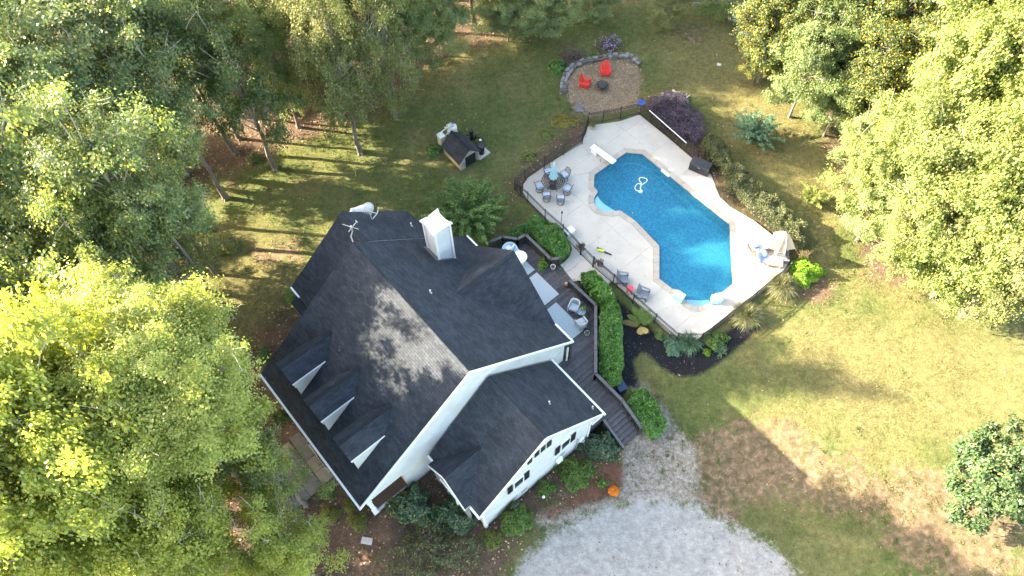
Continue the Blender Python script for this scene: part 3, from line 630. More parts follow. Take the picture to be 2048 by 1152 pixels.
    q = MB(); q.M = Matrix.Translation((gx_ + .16, 12.1, .1)) @ Matrix.Rotation(R(90), 4, 'Y'); q.lathe([(.11, 0), (.1, .1), (.03, .13)], 12); q.build('meter_dial', mat('grey_vent', (.25, .27, .28), .5), mb_)
    MB().tube([(gx_ + .05, 11.75, .8), (gx_ + .05, 11.75, -1.25)], .035, 6).build('conduit', mat('grey_vent', (.25, .27, .28), .5), mb_)
    # plumbing vents on the roof
    for u, v, z in ((4.55, 9.6, None), (-1.2, 12.2, None), (12.9, 10.9, 'g'), (14.1, 13.2, 'g')):
        z0 = (rearz(v) if z is None else gr(v))
        q = MB(); q.lathe([(.09, 0), (.05, .08), (.05, .38), (.035, .38)], 10, (u, v, z0 - .05)); q.build('vent_pipe', mat('pale_vent_pipe', (.5, .5, .5), .5), h)
    return h
HOUSE = house()
# round black hose pot by the garage wall
def at_house(u, v, z): return toworld(u, v, z)

# ------------------------------------------------------------------ antennas on the roof
def antennas():
    al = mat('weathered_aluminium', (.36, .36, .33), .45, .1, 8)
    x, y, z = at_house(-.35, 8.25, 8.0)
    t = thing('antenna', 'pale mast antenna with crossed booms standing at the back end of the main ridge', 'antenna', (x, y, z + .1), PSI); t.scale = (.85, .85, .85)
    MB().tube([(.42, -.35, .42), (.1, -.25, .75), (0, 0, 1.0), (0, 0, 1.5)], .04, 8).build('mast', al, t)
    b = MB(); b.tube([(-.6, -.28, 1.4), (.45, .28, 1.45)], .024, 6); b.tube([(-.08, .5, 1.5), (.08, -.28, 1.3)], .03, 6); b.build('boom', al, t)
    b = MB(); b.box((-.1, .5, 1.5), (.2, .06, .06)); b.lathe([(.08, 0), (.08, .2)], 8, (0, 0, 1.35)); b.build('bracket', al, t)
    x, y, z = at_house(-1.95, 10.15, rearz(10.15))
    t = thing('antenna', 'small comb shaped aluminium antenna lying above the lower rear roof wing', 'antenna', (x, y, z), PSI + .55)
    MB().tube([(0, 0, -.1), (0, 0, .8)], .03, 6).build('mast', al, t)
    MB().tube([(-.35, 0, .8), (.45, 0, .8)], .028, 6).build('boom', al, t)
    for k in range(6):
        MB().tube([(-.32 + k * .1, -.2, .81), (-.32 + k * .1, .2, .81)], .016, 5).build('rod', al, t)
    MB().tube([(.4, -.42, .81), (.5, 0, .81), (.4, .42, .81)], .028, 5).build('reflector', al, t)
antennas()

# ------------------------------------------------------------------ deck
def deck():
    d = thing('deck', 'dark stained timber deck with railings and stairs wrapping the pool side of the house', 'deck', (HX, HY, 0), PSI)
    top = [(.75, 16.6), (1.05, 17.5), (1.85, 18.15), (1.95, 18.78), (4.45, 18.78), (4.75, 19.3), (6.3, 19.3), (6.42, 18.62), (8.9, 18.62), (12.33, 15.36), (14.62, 15.36)]
    def vmax(u):
        for a, b in zip(top, top[1:]):
            if a[0] <= u <= b[0]: return a[1] + (b[1] - a[1]) * (u - a[0]) / (b[0] - a[0])
        return 15.36
    bd = .14; k = 0; u = .8
    tones = [mat('dark_deck_board_%s' % s, c, .6, .3, 5, .25, 30) for s, c in (('slate', (.066, .062, .068)), ('brown', (.060, .053, .054)), ('grey', (.082, .076, .080)), ('deep', (.05, .047, .052)))]
    while u < 14.6:
        b = u + bd - .012; v0 = 14.78 if u < 10.1 else (12.78 if u < 14.45 else 13.9)
        MB().prism([(u, v0), (b, v0), (b, vmax(min(b, 14.6)) - .03), (u, vmax(u) - .03)], -.09, -.05).build('deck_board', tones[random.randrange(4)], d)
        u += bd
    MB().prism([(.8, 14.8), (10.1, 14.8), (10.1, 12.8), (14.4, 12.8), (14.4, 13.95), (14.6, 13.95)] + [(a, b - .06) for a, b in top[::-1]], -.2, -.10).build('deck_frame', M_RAIL, d)
    # skirt down to the ground at the low end
    sk = MB()
    for a, b in (((14.6, 13.95), (14.6, 15.33)), ((12.33, 15.33), (14.6, 15.33)), ((8.9, 18.58), (12.33, 15.33)), ((14.42, 12.8), (14.42, 13.95))):
        sk.bar((*a, -.7), (*b, -.7), .04, 1.1)
    sk.build('skirt', M_RAIL, d)
    # railings: posts, rails, balusters, cap
    H = .92
    runs = [[(.8, 16.6), (1.05, 17.5), (1.85, 18.15), (1.95, 18.78), (3.95, 18.78), (4.5, 18.74), (4.82, 19.25)], [(6.46, 18.58), (8.92, 18.6), (12.33, 15.33), (14.6, 15.33)]]
    nbal = 0; post = None; bal = None
    for rn in runs:
        for a, b in zip(rn, rn[1:]):
            L = math.dist(a, b)
            cap = MB(); cap.bar((*a, H - .03), (*b, H - .03), .19, .045); cap.build('rail_cap', mat('rail_cap_grey', (.085, .08, .085), .55, .25, 5, .2, 30), d)
            q = MB(); q.bar((*a, H - .12), (*b, H - .12), .04, .09); q.bar((*a, .06), (*b, .06), .04, .09); q.build('rail', M_RAIL, d)
            n = max(1, round(L / 1.5))
            for i in range(n + 1):
                p = (a[0] + (b[0] - a[0]) * i / n, a[1] + (b[1] - a[1]) * i / n)
                if post is None: post = MB().box((0, 0, .42), (.1, .1, 1.0)).build('post', M_RAIL, d, loc=(*p, 0))
                else:
                    o = post.copy(); COL.objects.link(o); o.location = (*p, 0)
            n = int(L / .115)
            for i in range(1, n):
                p = (a[0] + (b[0] - a[0]) * i / n, a[1] + (b[1] - a[1]) * i / n)
                if bal is None: bal = MB().box((0, 0, .43), (.038, .038, .74)).build('baluster', M_RAIL, d, loc=(*p, 0))
                else:
                    o = bal.copy(); COL.objects.link(o); o.location = (*p, 0)
    # stairs
    n = 6; run = .275; rise = .162
    for k in range(n):
        u0 = 14.62 + k * run; z = -.05 - rise * (k + 1) + (.0)
        MB().box((u0 + run / 2 + .01, 14.65, z - .02), (run + .02, 1.25, .045)).build('stair_tread', tones[2], d)
        MB().box((u0 + .01, 14.65, z + rise / 2 - .03), (.025, 1.24, rise - .04)).build('stair_riser', tones[3], d)
    for v in (13.98, 15.32):
        MB().bar((14.6, v, -.2), (16.35, v, -1.18), .06, .3).build('stringer', M_RAIL, d)
    MB().bar((14.55, 15.33, .9), (16.4, 15.33, -.1), .19, .05).build('rail_cap', mat('rail_cap_grey', (.085, .08, .085), .55, .25, 5, .2, 30), d)
    MB().bar((14.55, 13.95, .0), (16.4, 13.95, -.95), .16, .05).build('rail_cap', mat('rail_cap_grey', (.085, .08, .085), .55, .25, 5, .2, 30), d)
    for v in (15.33, ):
        for uu in (15.5, 16.35): MB().box((uu, v, -.05 - (uu - 14.6) * .56 + .25), (.1, .1, 1.25)).build('post', M_RAIL, d)
        for k in range(12):
            uu = 14.75 + k * .13
            MB().box((uu, v, -.05 - (uu - 14.6) * .56 + .42), (.035, .035, .85)).build('baluster', M_RAIL, d)
    # lattice beside the stairs
    q = MB()
    for k in range(12):
        uu = 14.66 + k * .14; q.box((uu, 13.93, -.45 - k * .05), (.05, .03, .75 - k * .035))
    for k in range(4): q.bar((14.6, 13.92, -.2 - .2 * k), (16.2, 13.92, -1.0 - .08 * k), .02, .05)
    q.build('lattice', M_RAIL, d)
    return d
deck()
DZ = -.05
def on_deck(u, v, z=0): return toworld(u, v, DZ + z)
# rugs
def rug(u0, v0, u1, v1, col, label, pat):
    b = MB(); nm = 'rug_' + pat
    m, n, l, bs = newmat(nm); tc = n.new('ShaderNodeTexCoord')
    if pat == 'medallion':
        mp = n.new('ShaderNodeVectorMath'); mp.operation = 'MODULO'; mp.inputs[1].default_value = (.44, .44, 9)
        ad = n.new('ShaderNodeVectorMath'); ad.operation = 'ADD'; ad.inputs[1].default_value = (50.6, 50.6, 0); l.new(tc.outputs['Object'], ad.inputs[0]); l.new(ad.outputs[0], mp.inputs[0])
        sb = n.new('ShaderNodeVectorMath'); sb.operation = 'SUBTRACT'; sb.inputs[1].default_value = (.22, .22, 0); l.new(mp.outputs[0], sb.inputs[0])
        sx = n.new('ShaderNodeSeparateXYZ'); l.new(sb.outputs[0], sx.inputs[0])
        cx = n.new('ShaderNodeCombineXYZ'); l.new(sx.outputs[0], cx.inputs[0]); l.new(sx.outputs[1], cx.inputs[1])
        ln_ = n.new('ShaderNodeVectorMath'); ln_.operation = 'LENGTH'; l.new(cx.outputs[0], ln_.inputs[0])
        sn = n.new('ShaderNodeMath'); sn.operation = 'MULTIPLY'; sn.inputs[1].default_value = 75; l.new(ln_.outputs['Value'], sn.inputs[0])
        s2 = n.new('ShaderNodeMath'); s2.operation = 'SINE'; l.new(sn.outputs[0], s2.inputs[0]); src = s2.outputs[0]; p0, p1 = .2, .95
    else:
        wv = n.new('ShaderNodeTexWave'); wv.inputs['Scale'].default_value = 2.2; wv.inputs['Distortion'].default_value = 3; wv.inputs['Detail'].default_value = 3; wv.bands_direction = 'Y'
        l.new(tc.outputs['Object'], wv.inputs[0]); src = wv.outputs[1]; p0, p1 = .1, .9
    rp = n.new('ShaderNodeValToRGB'); rp.color_ramp.elements[0].position = p0; rp.color_ramp.elements[1].position = p1
    rp.color_ramp.elements[0].color = (*col, 1); rp.color_ramp.elements[1].color = (*[c * (.62 if pat == 'medallion' else .84) for c in col], 1)
    l.new(src, rp.inputs[0]); l.new(rp.outputs[0], bs.inputs[0]); bs.inputs['Roughness'].default_value = .9
    b.box((0, 0, .008), (u1 - u0, v1 - v0, .016)); o = b.build('rug', m); o.location = toworld((u0 + u1) / 2, (v0 + v1) / 2, DZ + .002); o.rotation_euler = (0, 0, PSI)
    tag(o, label, 'rug')
rug(1.6, 15.3, 4.0, 17.8, (.40, .46, .48), 'small pale grey blue rug under the round white table on the deck', 'plain')
rug(4.25, 15.3, 6.45, 17.76, (.42, .45, .47), 'pale streaked rug in the middle of the dark deck', 'streaked')
rug(6.78, 14.9, 9.42, 17.2, (.36, .43, .45), 'pale blue rug with round medallions next to the two wicker armchairs', 'medallion')
# ------------------------------------------------------------------ pool and patio
from mathutils.geometry import delaunay_2d_cdt
PF_PX = [(1251.7, 304), (1285, 307), (1460, 448), (1467, 568), (1444, 586), (1430, 587), (1426, 597), (1420, 606), (1410, 611), (1397, 613), (1384, 611), (1374, 605), (1367, 597), (1361, 582), (1344, 578), (1317.7, 557.6), (1317.7, 491.7), (1271, 443), (1240, 421), (1226, 424), (1208, 423), (1195, 418), (1187, 406), (1188, 394), (1195, 383), (1187, 374), (1188, 349)]
FULL = pxpoly(PF_PX, 0)
def area2(p): return sum(p[i][0] * p[(i + 1) % len(p)][1] - p[(i + 1) % len(p)][0] * p[i][1] for i in range(len(p)))
if area2(FULL) < 0: FULL = FULL[::-1]
def offset(poly, d):
    "polygon grown outwards by d (counter-clockwise input)"
    n = len(poly); out = []
    for i in range(n):
        p0, p, p1 = poly[i - 1], poly[i], poly[(i + 1) % n]
        a = (p - p0) / np.linalg.norm(p - p0); b = (p1 - p) / np.linalg.norm(p1 - p)
        na = np.array([a[1], -a[0]]); nb = np.array([b[1], -b[0]]); m = na + nb; m /= np.linalg.norm(m)
        out.append(p + m * d / max(.55, m @ na))
    return np.array(out)
COPE = offset(FULL, .36)
def tri_fill(polys, extra=(), segs=()):
    "constrained triangulation; returns points, triangles"
    pts = []; ed = []
    for pl in polys:
        o = len(pts); pts += [Vector(p) for p in pl]; ed += [(o + i, o + (i + 1) % len(pl)) for i in range(len(pl))]
    for a, b in segs:
        o = len(pts); pts += [Vector(a), Vector(b)]; ed.append((o, o + 1))
    pts += [Vector(p) for p in extra]
    v, e, f, *_ = delaunay_2d_cdt(pts, ed, [], 0, 1e-5)
    return np.array([p[:] for p in v]), np.array([q[:3] for q in f])
import bmesh
def patio():
    root = thing('patio', 'pale concrete pool patio in slabs with the short walk leading to the deck', 'patio', (0, 0, 0))
    root['kind'] = 'structure'; del root['category']
    walk = pxpoly([(1125, 470), (1161, 504), (1186, 527), (1224, 561), (1212, 573), (1180, 560), (1146, 562), (1120, 529), (1126, 526), (1138, 514), (1144, 498), (1138, 480)], 0)
    out = patio_w if area2(patio_w) > 0 else patio_w[::-1]
    us = [-.6, 2.2, 5.0, 7.8, 10.6, 13.2]; segs = []
    for u in us: segs.append((toworld(u, 18)[:2], toworld(u, 36)[:2]))
    for v in (24.0, 30.9): segs.append((toworld(-4, v)[:2], toworld(18, v)[:2]))
    def cells(outer, hole, segs, key):
        V_, T_ = tri_fill([outer] + ([hole] if hole is not None else []), (), segs)
        c = V_[T_].mean(1); keep = inside(c, outer)
        if hole is not None: keep &= ~inside(c, hole)
        T_ = T_[keep]; c = c[keep]; groups = {}
        for t, cc in zip(T_, c): groups.setdefault(key(cc), []).append(t)
        for k, ts in groups.items():
            bm = bmesh.new(); mp = {}
            for t in ts:
                vs = []
                for i in t:
                    if i not in mp: mp[i] = bm.verts.new((V_[i][0], V_[i][1], 0))
                    vs.append(mp[i])
                try: fc = bm.faces.new(vs)
                except ValueError: continue
            bm.normal_update()
            for fc in bm.faces:
                if fc.normal.z < 0: fc.normal_flip()
            bmesh.ops.dissolve_limit(bm, angle_limit=.01, verts=bm.verts[:], edges=bm.edges[:])
            r = bmesh.ops.inset_region(bm, faces=bm.faces[:], thickness=.022, use_boundary=True, use_even_offset=True)
            for vv in bm.verts:
                if vv.is_boundary: vv.co.z = -.02
            be = [e for e in bm.edges if e.is_boundary]
            r = bmesh.ops.extrude_edge_only(bm, edges=be)
            for g in r['geom']:
                if isinstance(g, bmesh.types.BMVert): g.co.z = -.5
            bmesh.ops.recalc_face_normals(bm, faces=bm.faces[:])
            if sum(f.normal.z * f.calc_area() for f in bm.faces if abs(f.normal.z) > .5) < 0: bmesh.ops.reverse_faces(bm, faces=bm.faces[:])
            me_ = bpy.data.meshes.new('concrete_slab'); bm.to_mesh(me_); bm.free(); me_.materials.append(M_CONC)
            nobj('concrete_slab', me_, root)
    def key(c):
        u, v = touv(c[0], c[1]); side = 0 if v < 24.0 else (2 if v > 30.9 else 1)
        return (sum(u > q for q in us), side, (v > 27) if side == 1 else 0)
    cells(out, COPE, segs, key)
    ws = [(toworld(u, 18)[:2], toworld(u, 22.4)[:2]) for u in (5.6, 7.4)]
    cells(walk if area2(walk) > 0 else walk[::-1], None, ws, lambda c: ('w', sum(touv(*c)[0] > q for q in (5.6, 7.4))))
    # curving edge where the planting bed bites into the walk is left by the slab outline itself
patio()

def pool():
    root = thing('swimming_pool', 'blue lined swimming pool with tan coping and white corner steps', 'pool', (0, 0, 0))
    # coping stones
    n = len(FULL); M_C = [mat('tan_coping_stone_%s' % s, c, .75, .1, 5, .25, 40) for s, c in (('warm', (.335, .295, .245)), ('light', (.36, .325, .275)), ('grey', (.315, .29, .25)))]
    inn = offset(FULL, -.03)
    for i in range(n):
        a0, a1 = inn[i], inn[(i + 1) % n]; b0, b1 = COPE[i], COPE[(i + 1) % n]
        L = np.linalg.norm(FULL[(i + 1) % n] - FULL[i]); k = max(1, int(round(L / .62)))
        for j in range(k):
            t0, t1 = j / k, (j + 1) / k; g = .008 / L
            t0 += g; t1 -= g
            q = [a0 + (a1 - a0) * t0, a0 + (a1 - a0) * t1, b0 + (b1 - b0) * t1, b0 + (b1 - b0) * t0]
            b = MB(); b.prism([tuple(p) for p in q], -.09, .012); b.build('coping_stone', M_C[random.randrange(3)], root)
    b = MB(); nn = len(FULL); b.add([(*p, -.03) for p in offset(FULL, .02)] + [(*p, -.03) for p in offset(FULL, .34)], [(i, (i + 1) % nn, nn + (i + 1) % nn, nn + i)[::-1] for i in range(nn)])
    b.build('mortar_bed', mat('grey_mortar', (.25, .23, .2), .9), root)
    # liner: walls and a dished floor
    m, nd, l, bs = newmat('pool_liner'); tc = nd.new('ShaderNodeTexCoord')
    vo = nd.new('ShaderNodeTexVoronoi'); vo.inputs['Scale'].default_value = 8.5; vo.feature = 'F1'; l.new(tc.outputs['Object'], vo.inputs[0])
    v2 = nd.new('ShaderNodeTexVoronoi'); v2.inputs['Scale'].default_value = 8.5; v2.feature = 'DISTANCE_TO_EDGE'; l.new(tc.outputs['Object'], v2.inputs[0])
    sp = nd.new('ShaderNodeSeparateColor'); l.new(vo.outputs['Color'], sp.inputs[0])
    rp = nd.new('ShaderNodeValToRGB'); e = rp.color_ramp.elements; e[0].color = (.008, .16, .34, 1); e[1].color = (.04, .34, .54, 1); l.new(sp.outputs[0], rp.inputs[0])
    r2 = nd.new('ShaderNodeValToRGB'); r2.color_ramp.elements[0].position = .02; r2.color_ramp.elements[1].position = .09; r2.color_ramp.elements[0].color = (.0, .015, .08, 1); r2.color_ramp.elements[1].color = (1, 1, 1, 1); l.new(v2.outputs[0], r2.inputs[0])
    mx = nd.new('ShaderNodeMix'); mx.data_type = 'RGBA'; mx.blend_type = 'MULTIPLY'; mx.inputs[0].default_value = .6; l.new(rp.outputs[0], mx.inputs[6]); l.new(r2.outputs[0], mx.inputs[7])
    l.new(mx.outputs[2], bs.inputs[0]); bs.inputs['Roughness'].default_value = .5
    def depth(x, y):
        u, v = touv(x, y); return -1.0 - 1.1 * sst(-u, -8.2, -5.6)
    g = [(x, y) for x in np.arange(5, 16, .6) for y in np.arange(22, 36, .6)]; g = np.array(g); g = g[sdf(g, FULL) > .35]
    V_, T_ = tri_fill([FULL], g.tolist()); T_ = T_[inside(V_[T_].mean(1), FULL)]
    d = np.clip(sdf(V_, FULL), 0, 1.4); zz = depth(V_[:, 0], V_[:, 1]); zz = np.maximum(zz, -1.0 - d * 1.0)
    b = MB(); b.add([(p[0], p[1], q) for p, q in zip(V_, zz)], [tuple(t) for t in T_])
    b.add([(*p, -.05) for p in FULL] + [(*p, -1.0) for p in FULL], [(i, nn + i, nn + (i + 1) % nn, (i + 1) % nn) for i in range(nn)])
    b.build('liner', m, root)
    # steps
    M_ST = mat('white_pool_step', (.82, .86, .86), .45, .05, 3)
    sl_ = pxpoly([(1187, 406), (1188, 394), (1195, 383), (1204, 396), (1214, 405), (1226, 412), (1240, 421), (1226, 425), (1208, 424), (1195, 419)], 0)
    sr_ = pxpoly([(1426, 597), (1420, 606), (1410, 611), (1397, 613), (1384, 611), (1374, 605), (1368, 597), (1370, 592.5), (1397, 594.5), (1424, 594)], 0)
    for nm_, pl in (('left', sl_), ('right', sr_)):
        c = pl.mean(0)
        for k, (s_, z) in enumerate(((1.0, -.75), (.99, -.45), (.97, -.17))):
            hinge = pl[5:9].mean(0) if nm_ == 'left' else pl[:7].mean(0)
            far = pl[[0, 1, 8, 9]].mean(0) if nm_ == 'left' else pl[3]
            q = [tuple(far + (p - far) * (1 - .10 * k)) for p in pl]
            MB().prism(q, z - .3, z).build('pool_step', M_ST, root)
    # water
    m, nd, l, bs = newmat('pool_water'); nd.remove(bs)
    tr = nd.new('ShaderNodeBsdfTransparent'); tr.inputs[0].default_value = (.74, .93, .985, 1)
    gl = nd.new('ShaderNodeBsdfGlossy'); gl.inputs['Roughness'].default_value = .04; fr = nd.new('ShaderNodeFresnel'); fr.inputs[0].default_value = 1.33
    ms = nd.new('ShaderNodeMixShader'); l.new(fr.outputs[0], ms.inputs[0]); l.new(tr.outputs[0], ms.inputs[1]); l.new(gl.outputs[0], ms.inputs[2]); df = nd.new('ShaderNodeBsdfDiffuse'); df.inputs[0].default_value = (.05, .36, .50, 1); m3 = nd.new('ShaderNodeMixShader'); m3.inputs[0].default_value = .22; l.new(ms.outputs[0], m3.inputs[1]); l.new(df.outputs[0], m3.inputs[2]); l.new(m3.outputs[0], nd['Material Output'].inputs[0])
    tc = nd.new('ShaderNodeTexCoord'); nz = nd.new('ShaderNodeTexNoise'); nz.inputs['Scale'].default_value = 2.6; nz.inputs['Detail'].default_value = 4; l.new(tc.outputs['Object'], nz.inputs[0])
    bp = nd.new('ShaderNodeBump'); bp.inputs['Strength'].default_value = .25; bp.inputs['Distance'].default_value = .05; l.new(nz.outputs[0], bp.inputs['Height']); l.new(bp.outputs[0], gl.inputs['Normal']); l.new(bp.outputs[0], fr.inputs['Normal'])
    V_, T_ = tri_fill([FULL]); T_ = T_[inside(V_[T_].mean(1), FULL)]
    b = MB(); b.add([(p[0], p[1], -.13) for p in V_], [tuple(t) for t in T_]); o = b.build('water', m, root)
    # skimmer throat, returns and lights on the wall
    for px, py in ((1331, 346), ):
        x, y, z = G(px, py, -.05); MB().box((x, y, -.06), (.75, .16, .16), PSI).build('skimmer', M_WHITE, root)
    for px, py, s_ in ((1265, 313, .09), (1265, 426, .07), (1218, 335, .12)):
        x, y, z = G(px, py, -.6); MB().lathe([(s_, 0), (s_ * .8, .05), (s_ * .3, .07)], 12, (x, y, -.62)).build('return_fitting', M_WHITE, root)
    for px, py, r_ in ((1302, 515, .13), (1341, 339, .14), (1250, 600, .0)):
        if r_: x, y, z = G(px, py, 0); MB().lathe([(r_, 0), (r_, .015), (r_ * .8, .022)], 20, (x, y, 0.001)).build('skimmer_lid', mat('skimmer_lid_white', (.78, .77, .75), .4), root)
    return root
pool()

# teal blocks by the end step
def tealblock(px, py, rz, label):
    x, y, z = G(px, py, 0.3)
    m = mat('pale_teal_plastic', (.36, .62, .60), .3, .06, 3)
    t = thing('planter_block', label, 'block', (x, y, .012), rz, 'pale teal blocks at the ends of the pool step')
    MB().prism([(-.34, -.24), (.34, -.2), (.3, .26), (-.3, .22)], 0, .42).build('body', m, t)
    MB().prism([(-.36, -.26), (.36, -.22), (.32, .28), (-.32, .24)], .42, .48).build('lid', m, t)
tealblock(1358, 593, PSI + .2, 'pale teal block beside the left end of the lower pool step')
tealblock(1433, 598, PSI + .9, 'pale teal block beside the right end of the lower pool step')

def diving_board():
    x0, y0, _ = G(1184, 292, .5); x1, y1, _ = G(1229, 325, .5)
    a = math.atan2(y1 - y0, x1 - x0); L = math.dist((x0, y0), (x1, y1))
    t = thing('diving_board', 'white diving board on a low stand reaching over the deep end', 'diving board', (x0, y0, .0), a)
    b = MB(); b.box((L / 2, 0, .5), (L, .46, .05)); b.build('board', mat('white_gelcoat', (.72, .75, .76), .35, .04, 4), t)
    b = MB()
    for k in range(9): b.box((.5 + k * .2, 0, .528), (.1, .36, .006))
    b.build('grip_strip', mat('grip_white', (.66, .70, .71), .8), t)
    MB().box((.35, 0, .25), (.45, .4, .46)).build('stand', mat('white_gelcoat', (.72, .75, .76), .35, .04, 4), t)
    for s in (-1, 1):
        MB().tube([(1.15, s * .32, .0), (1.15, s * .32, .3), (1.15, s * .2, .45), (.95, s * .2, .47)], .025, 8).build('leg', mat('steel_tube', (.35, .37, .38), .3, .1, 5, metal=.8), t)
        MB().tube([(.1, s * .5, 0), (.1, s * .5, .35), (-.15, s * .5, .4)], .022, 8).build('rail', mat('steel_tube', (.35, .37, .38), .3, .1, 5, metal=.8), t)
diving_board()

def hose():
    def P_(pts, z): return [G(px, py, z) for px, py in pts]
    def cr(pts, k=6):
        o = []; n = len(pts)
        for i in range(n - 1):
            p0 = Vector(pts[max(i - 1, 0)]); p1 = Vector(pts[i]); p2 = Vector(pts[i + 1]); p3 = Vector(pts[min(i + 2, n - 1)])
            for j in range(k):
                t = j / k; o.append(.5 * ((2 * p1) + (p2 - p0) * t + (2 * p0 - 5 * p1 + 4 * p2 - p3) * t * t + (3 * p1 - p0 - 3 * p2 + p3) * t ** 3))
        o.append(Vector(pts[-1])); return o
    t = thing('pool_cleaner_hose', 'white pool cleaner hose looped in a figure eight on the blue water', 'hose', (0, 0, 0))
    c = G(1275, 373, -.1)
    m = mat('white_hose', (.60, .68, .68), .4)
    b = MB(); b.tube(cr(P_([(1284, 386), (1281, 376), (1283, 368), (1279, 361), (1279, 356), (1285, 355), (1293, 358), (1294, 362), (1289, 366), (1284, 369), (1276, 367), (1270, 374), (1272, 380), (1278, 382), (1281, 380)], -.11)), .035, 6); b.build('hose', m, t)
    m2 = mat('sunken_hose', (.12, .38, .50), .5)
    b = MB(); b.tube(cr(P_([(1228, 331), (1250, 329), (1268, 326), (1285, 333), (1300, 338), (1318, 340), (1328, 344)], -.2)), .022, 6); b.build('hose_line', m2, t)
    b = MB(); b.tube(cr(P_([(1276, 382), (1268, 381), (1263, 376), (1266, 371)], -.3)), .022, 6); b.build('hose_line', m2, t)
    b = MB(); b.tube(cr(P_([(1241, 402), (1245, 409), (1252, 416)], -.3)), .02, 6); b.build('hose_line', m2, t)
    b = MB(); b.box(G(1281, 383, -.12), (.3, .16, .08), .6); b.build('cleaner_head', m, t)
hose()

# ------------------------------------------------------------------ fence
def fence():
    t = thing('pool_fence', 'black metal picket fence with posts running round the pool patio', 'fence', (0, 0, 0))
    lines = [[(1393, 322), (1360, 296), (1325, 266), (1300, 246), (1279, 228), (1240, 237), (1205, 244), (1176, 248), (1164, 288), (1127, 310), (1089, 334), (1050, 361), (1030, 380), (1041, 393), (1055.5, 405), (1090, 440), (1125, 470), (1160.8, 509), (1185.6, 533.5), (1225.4, 567.6), (1264.4, 606.7), (1308, 646), (1351, 684)]]
    low = [(1351, 684), (1399, 684), (1420, 669), (1462, 636), (1506, 600), (1542, 570), (1572, 546)]
    pts = [G(*p, 0.0) for p in lines[0]]
    pts = [(p[0], p[1], 0 if i > 13 else float(terr(p[0], p[1]))) for i, p in enumerate(pts)]
    lowp = []
    for p in low:
        x, y, z = G(*p, -.1); lowp.append((x, y, -.1))
    runs = list(zip(pts, pts[1:])) + list(zip(lowp[0:], lowp[1:]))
    H = 1.2; post = pick = None; npick = 0; stuff = MB()
    def near(p): return -(math.dist(p[:2], (4, 24)))
    pk = []
    for a, b in runs:
        L = math.dist(a[:2], b[:2]); k = int(L / .105)
        for i in range(1, k): pk.append((a[0] + (b[0] - a[0]) * i / k, a[1] + (b[1] - a[1]) * i / k, a[2] + (b[2] - a[2]) * i / k))
        q = MB(); q.bar((a[0], a[1], a[2] + H - .04), (b[0], b[1], b[2] + H - .04), .03, .035); q.build('rail', M_DARK, t)
        q = MB(); q.bar((a[0], a[1], a[2] + H - .2), (b[0], b[1], b[2] + H - .2), .03, .035); q.build('rail', M_DARK, t)
        q = MB(); q.bar((a[0], a[1], a[2] + .12), (b[0], b[1], b[2] + .12), .03, .035); q.build('rail', M_DARK, t)
    allp = [r[0] for r in runs] + [runs[-1][1]]
    for i, p in enumerate(allp):
        if post is None:
            q = MB(); q.box((0, 0, .6), (.06, .06, 1.24)); q.lathe([(.045, 1.22), (.045, 1.25), (.01, 1.29)], 8); post = q.build('post', M_DARK, t, loc=p)
        else:
            o = post.copy(); COL.objects.link(o); o.location = p
    for p in (G(1160.8, 509, 0), G(1185.6, 533.5, 0)):
        MB().box((p[0], p[1], .6), (.1, .1, 1.26)).build('gate_post', M_DARK, t)
    pk.sort(key=near, reverse=True)
    for i, p in enumerate(pk):
        if i < 296:
            if pick is None: pick = MB().box((0, 0, .6), (.017, .017, 1.14)).build('picket', M_DARK, t, loc=p)
            else:
                o = pick.copy(); COL.objects.link(o); o.location = p
        else: stuff.box((p[0], p[1], p[2] + .6), (.017, .017, 1.14))
    o = stuff.build('pickets', M_DARK, t); o['kind'] = 'stuff'
fence()

